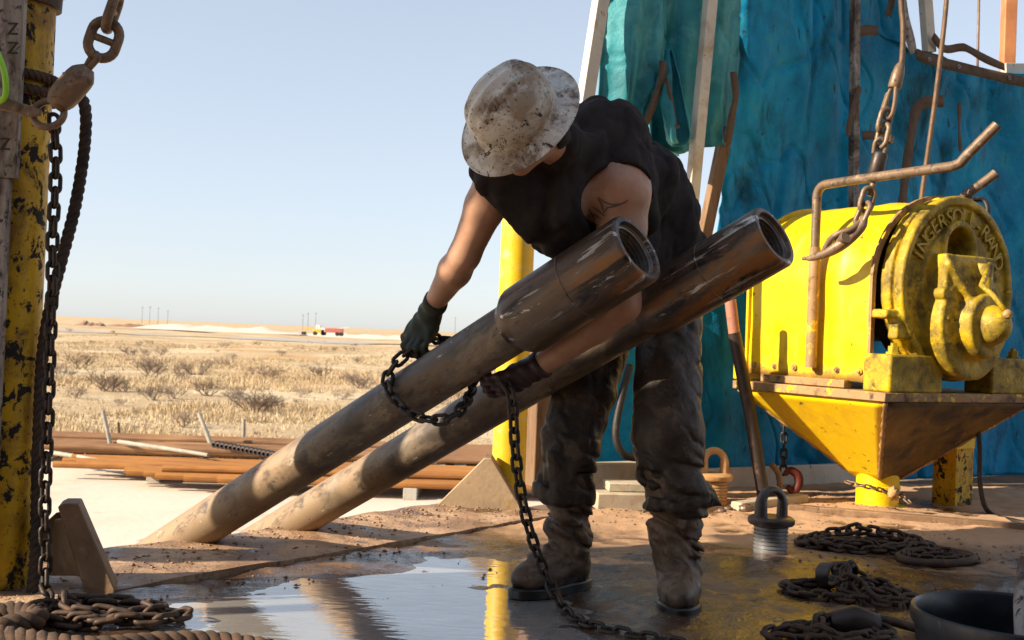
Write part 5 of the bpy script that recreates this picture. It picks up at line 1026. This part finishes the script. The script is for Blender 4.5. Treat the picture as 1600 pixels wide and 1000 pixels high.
mb = MB(); mb.lathe([(0, Rr * .905), (0, 0)][::-1], (bc.x, 2.42, .20), (0, 0, 1), 40); mb.build('bucket_fluid', M['grease'], bt_, None)
mb = MB(); mb.tube([at(1600, 1010, 2.3), at(1597, 940, 2.36), at(1604, 880, 2.45)], .018, 10); tag(mb.build('stir_stick', M['grey_post'], None, 60, loc=at(1600, 1010, 2.3)), 'smeared grey stick standing in the black bucket', 'stick')
# ---------------------------------------------------------------- the worker
pt = thing('person', 'worker in white hard hat, black sleeveless shirt and oily trousers bending to chain the pipes', 'person', on(960, 945))
HC = at(806, 180, 3.1); tilt = math.radians(36)
Fv = V(-.68, 0, -.73).normalized(); Nv = V(-.73 * math.sin(tilt), -math.cos(tilt), .68 * math.sin(tilt)).normalized(); Fv = (Fv - Nv * Fv.dot(Nv)).normalized(); Sv = Nv.cross(Fv)
HD = HC - Nv * .035                                           # centre of the skull
J = dict(C7=at(882, 232, 3.38), shR=at(776, 280, 3.38), elR=at(726, 398, 3.50), wrR=at(676, 478, 3.70), shL=at(972, 292, 3.46), elL=at(972, 476, 3.415), wrL=at(836, 577, 3.55),
         back=at(945, 232, 3.56), mid=at(1000, 290, 3.72), lum=at(1022, 345, 3.84), pel=at(1030, 405, 3.93), chest=at(862, 322, 3.46), bel=at(950, 390, 3.72),
         hipA=at(958, 470, 4.0), knA=at(890, 690, 3.79), anA=at(872, 880, 3.84), hipB=at(1044, 452, 3.95), knB=at(1044, 680, 3.68), anB=at(1075, 890, 3.68))
def torso(g, e=0.0):
    d = cone(g, J['back'], J['mid'], .118 + e, .125 + e)
    d = smin(d, cone(g, J['mid'], J['lum'], .125 + e, .125 + e), .06); d = smin(d, cone(g, J['lum'], J['pel'], .125 + e, .13 + e), .06)
    d = smin(d, cone(g, J['chest'], J['bel'], .105 + e, .125 + e), .10)
    d = smin(d, cone(g, J['bel'], J['pel'], .125 + e, .13 + e), .08)
    d = smin(d, cone(g, J['chest'], J['back'], .105 + e, .115 + e), .08)
    d = smin(d, cone(g, J['shR'], J['back'], .072 + e, .10 + e), .07); d = smin(d, cone(g, J['shL'], J['back'], .082 + e, .11 + e), .07)
    d = smin(d, cone(g, J['shR'], J['chest'], .068 + e, .09 + e), .06); d = smin(d, cone(g, J['shL'], J['chest'], .075 + e, .10 + e), .06)
    return d
def crease(g, fx, fz, ph, tilt):                              # narrow inward folds, never quite parallel
    n = fbm(g.X * fx + ph, g.Y * fx, (g.Z + tilt * g.X) * fz, 2); return np.exp(-(n / .22) ** 2)
# body: head, neck, torso, arms and legs in one surface
g = Grid((-.42, 2.92, .05), (.72, 4.15, 1.80), .0098)
h = ell(g, HD, (Sv, Fv, Nv), (.076, .098, .112))
h = smin(h, ell(g, HD - Nv * .075 + Fv * .038, (Sv, Fv, Nv), (.058, .062, .07)), .04)          # jaw
h = smin(h, sph(g, HD - Nv * .128 + Fv * .078, .026), .035)                                     # chin
h = smin(h, ell(g, HD - Nv * .045 + Fv * .09, (Sv, Fv, Nv), (.05, .025, .03)), .03)             # cheeks
h = smin(h, cone(g, HD - Nv * .005 + Fv * .096, HD - Nv * .052 + Fv * .122, .011, .016), .014)  # nose
h = smin(h, ell(g, HD - Nv * .05 + Fv * .112, (Sv, Fv, Nv), (.020, .012, .010)), .008)
h = smin(h, ell(g, HD + Nv * .018 + Fv * .090, (Sv, Fv, Nv), (.058, .018, .012)), .015)         # brow
for s in (-1, 1): h = smax(h, -ell(g, HD - Nv * .004 + Fv * .104 + Sv * .032 * s, (Sv, Fv, Nv), (.017, .014, .012)), .012)
h = smin(h, ell(g, HD - Nv * .083 + Fv * .098, (Sv, Fv, Nv), (.026, .012, .007)), .006)         # lips
h = smin(h, ell(g, HD - Nv * .094 + Fv * .094, (Sv, Fv, Nv), (.023, .012, .008)), .006)
for s in (-1, 1):
    h = smin(h, ell(g, HD - Nv * .022 - Fv * .008 + Sv * .079 * s, (Sv, Fv, Nv), (.010, .020, .032)), .008)
d = smin(h, cone(g, HD - Nv * .09 - Fv * .02, J['C7'], .058, .066), .035)
d = smin(d, torso(g, -.028), .05)
def arm(d, sh, el, wr, r0, r1, r2, bulge):
    m1 = sh.lerp(el, .35); d = smin(d, cone(g, sh, m1, r0, r0 * .97), .03); d = smin(d, cone(g, m1, el, r0 * .97, r1), .02)
    fm = el.lerp(wr, .3); d = smin(d, cone(g, el, fm, r1, bulge), .02); d = smin(d, cone(g, fm, wr, bulge, r2), .02); return d
d = arm(d, J['shR'], J['elR'], J['wrR'], .063, .048, .032, .052)
d = arm(d, J['shL'], J['elL'], J['wrL'], .076, .055, .035, .056); d = smin(d, sph(g, at(972, 300, 3.43), .084), .04)
wr2 = J['wrR'] + (J['wrR'] - J['elR']).normalized() * .07; d = smin(d, cone(g, J['wrR'], wr2, .032, .034), .02)
wl2 = J['wrL'] + (J['wrL'] - J['elL']).normalized() * .07; d = smin(d, cone(g, J['wrL'], wl2, .033, .034), .02)
for k in 'AB':
    d = smin(d, cone(g, J['hip' + k], J['kn' + k], .085, .062), .05); d = smin(d, cone(g, J['kn' + k], J['kn' + k].lerp(J['an' + k], .45), .058, .05), .03)
body = sdf_obj('body', g, d, M['skin'], pt, 2)
for s in (-1, 1):
    e = HD - Nv * .006 + Fv * .094 + Sv * .032 * s; v, f = ball((0, 0, 0), .012, 12, 8); mesh_obj('eye', [Vector(q) + e for q in v], f, M['eye'], pt, 180)
# shirt
g = Grid((-.30, 3.05, .78), (.72, 4.18, 1.76), .0075)
n1_ = fbm(g.X * 5, g.Y * 5, g.Z * 5, 3)
d = torso(g, .021)
ax_ = (J['pel'] - J['chest']).normalized()
u_ = g.X * .62 + g.Z * .78 - g.Y * .05                          # folds fan from the shoulders down the chest
tq_ = (g.X - J['chest'].x) * ax_.x + (g.Y - J['chest'].y) * ax_.y + (g.Z - J['chest'].z) * ax_.z
d = smin(d, cone(g, J['C7'], HD - Nv * .105 - Fv * .045, .092, .074), .04)
d = d + .005 * crease(g, 18, 12, 1.0, -.4) + .009 * crease(g, 11, 6, 5.0, -.5) + .026 * crease(g, 5.5, 3.2, 2.0, -.6) * np.clip(vnoise(g.X * 5 + 9, g.Y * 5, g.Z * 5) + .55, 0, 1)
d = d + .010 * n1_ * np.clip(.5 + tq_ * 2, .2, 1) + .004 * fbm(g.X * 16, g.Y * 16, g.Z * 16, 2)
oR = (J['elR'] - J['shR']).normalized(); oL = (J['elL'] - J['shL']).normalized()
oR2 = (oR + V(-.55, -.1, .1)).normalized(); oL2 = (oL + V(.15, -.55, -.1)).normalized()
cutR = np.maximum(plane(g, J['shR'] + oR2 * .05, oR2) * -1, sph(g, J['shR'] + oR * .1, .19))
cutL = np.maximum(plane(g, J['shL'] - oL2 * .012, oL2) * -1, sph(g, J['shL'] + oL * .1, .20))
d = np.maximum(d, -cutR)
hol = smin(sph(g, at(972, 318, 3.36), .125), cone(g, at(978, 330, 3.42), J['elL'], .10, .11), .03); d = np.maximum(d, -(hol + .004 * n1_))
nk = cone(g, HD - Nv * .10 + Fv * .01, HD - Nv * .135 + Fv * .02, .070, .060); d = smax(d, -nk, .008)
capL = cone(g, J['shL'] + V(.055, .06, .05), J['shL'] + V(.10, .12, -.10), .05, .035)           # loose back edge of the armhole
d = smin(d, capL + .004 * np.sin(g.Z * 60), .04)
d = smax(d, plane(g, J['pel'] + ax_ * .10, ax_), .02)
sdf_obj('shirt', g, d, M['shirt'], pt, 1)
# trousers
g = Grid((-.02, 3.48, .24), (.80, 4.22, 1.18), .0064)
N3 = fbm(g.X * 6, g.Y * 6, g.Z * 5, 3)
cuA = J['knA'].lerp(J['anA'], .42); cuB = J['knB'].lerp(J['anB'], .50)
def leg(hip, kn, cu, r0, r1, r2): return smin(cone(g, hip, kn, r0, r1), cone(g, kn, cu, r1, r2), .03)
lA = leg(J['hipA'], J['knA'], cuA, .118, .098, .092); lB = leg(J['hipB'], J['knB'], cuB, .122, .112, .108)
zA, zB = cuA.z, cuB.z
def bunch(z0, ph): 
    m_ = np.clip(1 - np.abs(g.Z - z0 - .05) / .14, 0, 1); return m_ * (crease(g, 5, 17, ph, .30) * .026 - .012) + m_ * .010 * fbm(g.X * 7 + ph, g.Y * 7, g.Z * 18, 2)
lA = lA + bunch(zA, 1.0) + .003; lB = lB + bunch(zB, 4.0)
hem = np.maximum(np.abs(plane(g, cuB + V(.02, 0, .01), (-.25, 0, .97))) - .02, np.sqrt((g.X - cuB.x) ** 2 + (g.Y - cuB.y) ** 2) - .124)
lB = smin(lB, hem + .006 * N3, .02); lB = smin(lB, cone(g, cuB + V(.08, .0, .03), cuB + V(.135, -.01, .0), .05, .012), .03)
hemA = np.maximum(np.abs(plane(g, cuA, (.1, 0, .99))) - .022, np.sqrt((g.X - cuA.x) ** 2 + (g.Y - cuA.y) ** 2) - .106); lA = smin(lA, hemA + .006 * N3, .02)
lA = np.maximum(lA, zA - .035 - g.Z); lB = np.maximum(lB, zB - .04 - g.Z)
d = smin(lA, lB, .02); d = smin(d, cone(g, J['pel'], (J['hipA'] + J['hipB']) / 2, .148, .14), .06)
d = d + .012 * N3 + .018 * crease(g, 6, 5, 7.0, .5) * np.clip(fbm(g.X * 4, g.Y * 4, g.Z * 4 + 3, 2) + .5, 0, 1) + .0025 * fbm(g.X * 22, g.Y * 22, g.Z * 22, 2)
d = d + .0065 * crease(g, 13, 15, 3.0, .6) * np.clip(fbm(g.X * 5, g.Y * 5, g.Z * 5 + 8, 2) + .6, 0, 1)
sdf_obj('trousers', g, d, M['denim'], pt, 0)
# boots: shaft, foot and sole
def boot(an, kn, toe, heel, rsh, k):
    toe, heel = Vector(toe), Vector(heel); fd = (toe - heel); fd.z = 0; L = fd.length; fd.normalize(); sd_ = V(-fd.y, fd.x, 0)
    lo = V(min(toe.x, heel.x, an.x, kn.x) - .16, min(toe.y, heel.y) - .1, -.01); hi = V(max(toe.x, heel.x, an.x) + .16, max(toe.y, heel.y, an.y) + .14, .50)
    global g; g = Grid(lo, hi, .0054)
    top = kn.lerp(an, .30); ank = heel + fd * .085 + V(0, 0, .125)
    d = cone(g, top, ank, rsh, rsh * .82)
    d = smin(d, cone(g, heel + fd * .05 + V(0, 0, .055), heel + fd * .16 + V(0, 0, .06), .045, .046), .05)
    d = smin(d, ell(g, heel + fd * (L - .085) + V(0, 0, .062), (fd, sd_, (0, 0, 1)), (.10, .060, .060)), .05)
    d = smin(d, cone(g, ank, heel + fd * (L - .13) + V(0, 0, .075), .062, .052), .05)
    m_ = np.clip((g.Z - .10) / .05, 0, 1) * np.clip((.36 - g.Z) / .1, 0, 1)
    d = d + m_ * (.022 * crease(g, 6, 19, k, .45) - .006 + .008 * fbm(g.X * 8 + k, g.Y * 8, g.Z * 20, 2)) + .006 * fbm(g.X * 9, g.Y * 9, g.Z * 9 + k, 3)
    d = d + .006 * crease(g, 15, 22, k + 2, .5) * np.clip((g.Z - .07) / .05, 0, 1)
    d = np.maximum(d, .022 - g.Z); d = np.maximum(d, g.Z - top.z - .02)
    b = sdf_obj('boot', g, d, M['boot'], pt, 0)
    out = []
    for i in range(40):
        q = 2 * math.pi * i / 40; x = math.cos(q); y = math.sin(q); hw = .074 if x > 0 else .060; sx = (abs(x) ** .8) * (1 if x > 0 else -1)
        out.append(heel + fd * (L / 2 + sx * (L / 2 + .022)) + sd_ * y * hw * (1 - .18 * (1 - abs(x)) * (x < .3)))
    mb = MB(); mb.prism([V(p.x, p.y, .001) for p in out], (0, 0, .036)); mb.build('sole', M['sole'], b, 50, bevel=.006)
    return b
tA = on(806, 936, .0); hA = tA + V(.235, .20, 0); boot(hA + (tA - hA).normalized() * .09 + V(0, 0, .12), J['knA'], tA, hA, .088, 1.0)
tB = on(1062, 968, .0); hB = tB + V(.035, .30, 0); boot(hB + (tB - hB).normalized() * .09 + V(0, 0, .12), J['knB'], tB, hB, .092, 5.0)
# gloves
def glove(name, wr, el, palm_c, pd, pn, fingers, thumb, cuff_r, m):
    global g
    lo = V(*(min(wr[i], palm_c[i]) - .14 for i in range(3))); hi = V(*(max(wr[i], palm_c[i]) + .14 for i in range(3))); g = Grid(lo, hi, .0042)
    sx = Vector(pd).cross(Vector(pn)).normalized(); axw = (Vector(el) - Vector(wr)).normalized()
    d = rbox(g, palm_c, (Vector(pd), sx, Vector(pn)), (.050, .047, .021), .020)
    d = smin(d, cone(g, wr + axw * .035, Vector(palm_c) - Vector(pd) * .02, cuff_r, .036), .03)
    for pts, r in fingers:
        for a, b, k in zip(pts[:-1], pts[1:], range(9)): d = smin(d, cone(g, a, b, r * (1 - .06 * k), r * (1 - .06 * (k + 1))), .006)
    for a, b in zip(thumb[:-1], thumb[1:]): d = smin(d, cone(g, a, b, .0135, .012), .012)
    d = d + .0028 * fbm(g.X * 26, g.Y * 26, g.Z * 26, 2) + .0022 * np.sin(plane(g, wr, axw) * 190)
    d = np.maximum(d, plane(g, wr + axw * .035, axw)); return sdf_obj(name, g, d, m, pt, 1)
# right hand, gripping the choker behind the nearer pipe
pc = at(660, 516, 3.69); pd = (at(648, 545, 3.64) - at(668, 492, 3.72)).normalized(); pn = V(-.30, -.80, .45); pn = (pn - pd * pn.dot(pd)).normalized(); sx = pd.cross(pn).normalized()
fin = []
for i, (o_, ln) in enumerate(((-.036, .9), (-.012, 1.05), (.012, 1.0), (.035, .82))):
    b = pc + pd * .045 + sx * o_ + pn * .004; q1 = b + (pd * .9 + pn * .25).normalized() * .036 * ln; q2 = q1 + (pd * .35 - pn * .9).normalized() * .026 * ln; q3 = q2 + (-pd * .6 - pn * .7).normalized() * .022 * ln
    fin.append(([b, q1, q2, q3], .0125 if i < 3 else .011))
th = [pc - pd * .012 + sx * .040, pc + pd * .022 + sx * .058 - pn * .012, pc + pd * .05 + sx * .050 - pn * .028]
glove('glove', J['wrR'], J['elR'], pc, pd, pn, fin, th, .041, M['glove_green'])['label'] = 'oily green glove on the right hand'
# left hand, closed on the hanging chain
pc = at(800, 594, 3.535); pd = (at(768, 606, 3.51) - at(836, 578, 3.55)).normalized(); pn = V(.05, -.75, -.62); pn = (pn - pd * pn.dot(pd)).normalized(); sx = pd.cross(pn).normalized(); fin = []
for i, (o_, ln) in enumerate(((-.036, .9), (-.012, 1.05), (.012, 1.0), (.035, .82))):
    b = pc + pd * .045 + sx * o_; q1 = b + (pd * .85 - pn * .5).normalized() * .036 * ln; q2 = q1 + (pd * .1 - pn * .95 ).normalized() * .026 * ln; q3 = q2 + (-pd * .8 - pn * .3).normalized() * .024 * ln
    fin.append(([b, q1, q2, q3], .0125 if i < 3 else .011))
th = [pc - pd * .01 - sx * .04, pc + pd * .02 - sx * .052 - pn * .02, pc + pd * .045 - sx * .035 - pn * .045]
glove('glove', J['wrL'], J['elL'], pc, pd, pn, fin, th, .044, M['glove_dark'])['label'] = 'dark maroon glove on the left hand'
# hard hat: ribbed crown and full brim
nr, na = 46, 96; v = []
for i in range(nr + 1):
    s = i / nr
    for k in range(na):
        q = 2 * math.pi * k / na; x, y = math.cos(q), math.sin(q)                 # x: front, y: side
        if s <= .62:
            t = s / .62; rr = math.sin(t * math.pi / 2) ** .92; hh = math.cos(t * math.pi / 2) ** .56
            px_, py_ = x * rr * .128, y * rr * .112; zz = hh * .138
            yy = py_; rib = 0
            for y0, hgt, wd in ((0, .015, .014), (.042, .012, .011), (-.042, .012, .011)): rib += hgt * math.exp(-((yy - y0) / wd) ** 2)
            fade = max(0, min(1, (hh - .35) / .4)); zz += rib * fade
            p = (px_, py_, zz)
        else:
            t = (s - .62) / .38; o1 = .128 + (.186 - .128) * t; o2 = .112 + (.160 - .112) * t
            if t < .12: zz = -.003 * t / .12
            else: zz = -.003 - .020 * (t - .12) ** 1.4 + (.004 if t > .96 else 0)
            zz -= .010 * t * x * x
            p = (x * o1, y * o2, zz)
        v.append(HC + Fv * p[0] + Sv * p[1] + Nv * (p[2]))
f = [[i * na + k, (i + 1) * na + k, (i + 1) * na + (k + 1) % na, i * na + (k + 1) % na] for i in range(nr) for k in range(na)]
hat = mesh_obj('hard_hat', v, f, M['hat'], pt, 180); so = hat.modifiers.new('t', 'SOLIDIFY'); so.thickness = .004; so.offset = -1
# tattoo strokes on the left upper arm, laid on the skin
dg = bpy.context.evaluated_depsgraph_get(); bvh = BVHTree.FromPolygons([tuple(q.co) for q in body.data.vertices], [tuple(p.vertices) for p in body.data.polygons]); ob_ = base_of(pt)
def ink(pts, wpx):
    P = []
    for k in range(len(pts) - 1):
        for j in range(6):
            s = j / 6; P.append((pts[k][0] + (pts[k + 1][0] - pts[k][0]) * s, pts[k][1] + (pts[k + 1][1] - pts[k][1]) * s))
    P.append(pts[-1]); v = []
    for i, (a, b) in enumerate(P):
        k = min(i + 1, len(P) - 1); l = max(i - 1, 0); tx, ty = P[k][0] - P[l][0], P[k][1] - P[l][1]; n_ = math.hypot(tx, ty) or 1; w_ = wpx * (.35 + .65 * math.sin(math.pi * i / (len(P) - 1)))
        for s in (-1, 1):
            dr = ray(a - ty / n_ * w_ * s, b + tx / n_ * w_ * s).normalized(); hit = bvh.ray_cast(CAM - ob_, dr)
            if hit[0] is None: return
            v.append(hit[0] + ob_ + hit[1] * .0016)
    f = [[2 * i, 2 * i + 1, 2 * i + 3, 2 * i + 2] for i in range(len(P) - 1)]
    mesh_obj('tattoo', v, f, M['ink'], body, 180)
for st in ([(934, 308), (940, 318), (944, 332)], [(934, 308), (946, 316), (958, 320), (972, 318), (982, 312)], [(944, 332), (950, 324), (962, 322), (978, 316)], [(920, 326), (924, 334), (930, 344)], [(916, 338), (924, 334), (934, 338), (942, 344)], [(912, 348), (920, 344), (928, 350)], [(926, 322), (936, 330), (946, 338)]): ink(st, 1.5)
# ---------------------------------------------------------------- unseen wall and column added left of the camera to shade the worker
EH = V(-.327, .945, 0); SW = 2.2
def wz(v): return (v + .454 * SW) / .891
def wq(h, v, s=SW): return EH * h + SUN_H * s + V(0, 0, wz(v))
ww = thing('shade_wall', 'added unseen shade wall standing left of the rig floor', 'wall', EH * 3.0 + SUN_H * (SW + .03))
def panel(name, poly):
    mb = MB(); mb.prism([wq(a, b) for a, b in poly], SUN_H * .05); return mb.build(name, M['grey_post'], ww, 35)
panel('upper_panel', [(1.5, 1.60), (3.19, 1.60), (3.24, 1.55), (3.36, 1.405), (3.55, 1.285), (3.60, 1.225), (3.80, 1.2), (4.02, 1.2), (4.02, 3.2), (1.5, 3.2)])
panel('lower_panel', [(1.5, .30), (3.80, .30), (3.80, 1.199), (3.60, 1.224), (3.53, 1.260), (3.31, 1.378), (3.20, 1.552), (3.185, 1.599), (1.5, 1.599)])  # gap to the upper panel is shaped to let sun onto the right arm
panel('side_panel', [(4.022, 1.14), (4.40, 1.14), (4.40, 2.0), (4.022, 2.0)])  # added to keep the sun off the floor by the chain heaps
for h_ in (1.6, 2.6, 3.45):
    mb = MB(); p = EH * h_ + SUN_H * (SW + .09); mb.bar(V(p.x, p.y, -.04), V(p.x, p.y, wz(3.2)), .07, .07, (1, 0, 0)); mb.build('wall_post', M['steel_plate'], ww, 35)
p = EH * 4.11 + SUN_H * (SW + .1); mb = MB(); mb.box((p.x, p.y, 2.0), EH * .09, SUN_H * .09, V(0, 0, 2.04)); tag(mb.build('shade_column', M['yellow_peel'], None, 35, bevel=.01, loc=(p.x, p.y, -.04)), 'added square yellow shade column outside the left frame edge', 'shade column')  # added to throw a shadow band across the pipes

# unseen cabin added behind the camera to cut the sky light
dh = thing('shade_cabin', 'added dark steel shade cabin standing behind the viewer', 'cabin', (2.6, -3.2, 0))
mb = MB(); mb.box((2.9, -3.4, 2.2), (5.4, 0, 0), (0, 1.3, 0), (0, 0, 2.24)); mb.build('cabin_wall', M['dark_iron'], dh, 35, bevel=.02)
mb = MB(); mb.box((2.9, -3.3, 4.52), (5.7, 0, 0), (0, 1.6, 0), (0, 0, .07)); mb.build('cabin_roof', M['steel_plate'], dh, 35, bevel=.02)
mb = MB(); mb.box((1.2, -2.08, 1.05), (.45, 0, 0), (0, .025, 0), (0, 0, 1.05)); mb.build('cabin_door', M['grey_post'], dh, 35, bevel=.01)

# unseen platform added high above the floor to darken the light below
mp_ = thing('shade_platform', 'added steel shade platform high above the rig floor', 'platform', (3.6, 5.8, 0))
mb = MB(); mb.box((3.6, 5.8, 5.3), (1.7, 0, 0), (0, 2.4, 0), (0, 0, .05)); mb.build('platform_plate', M['steel_plate'], mp_, 35)
for x in (2.1, 3.4, 4.9):
    mb = MB(); mb.box((x, 5.8, 5.15), (.08, 0, 0), (0, 2.4, 0), (0, 0, .098)); mb.build('platform_beam', M['yellow_peel'], mp_, 35)
for q in ((4.9, 3.8), (4.9, 7.9)):
    mb = MB(); mb.box((q[0], q[1], 2.5), (.1, 0, 0), (0, .1, 0), (0, 0, 2.54)); mb.build('platform_leg', M['yellow_peel'], mp_, 35)
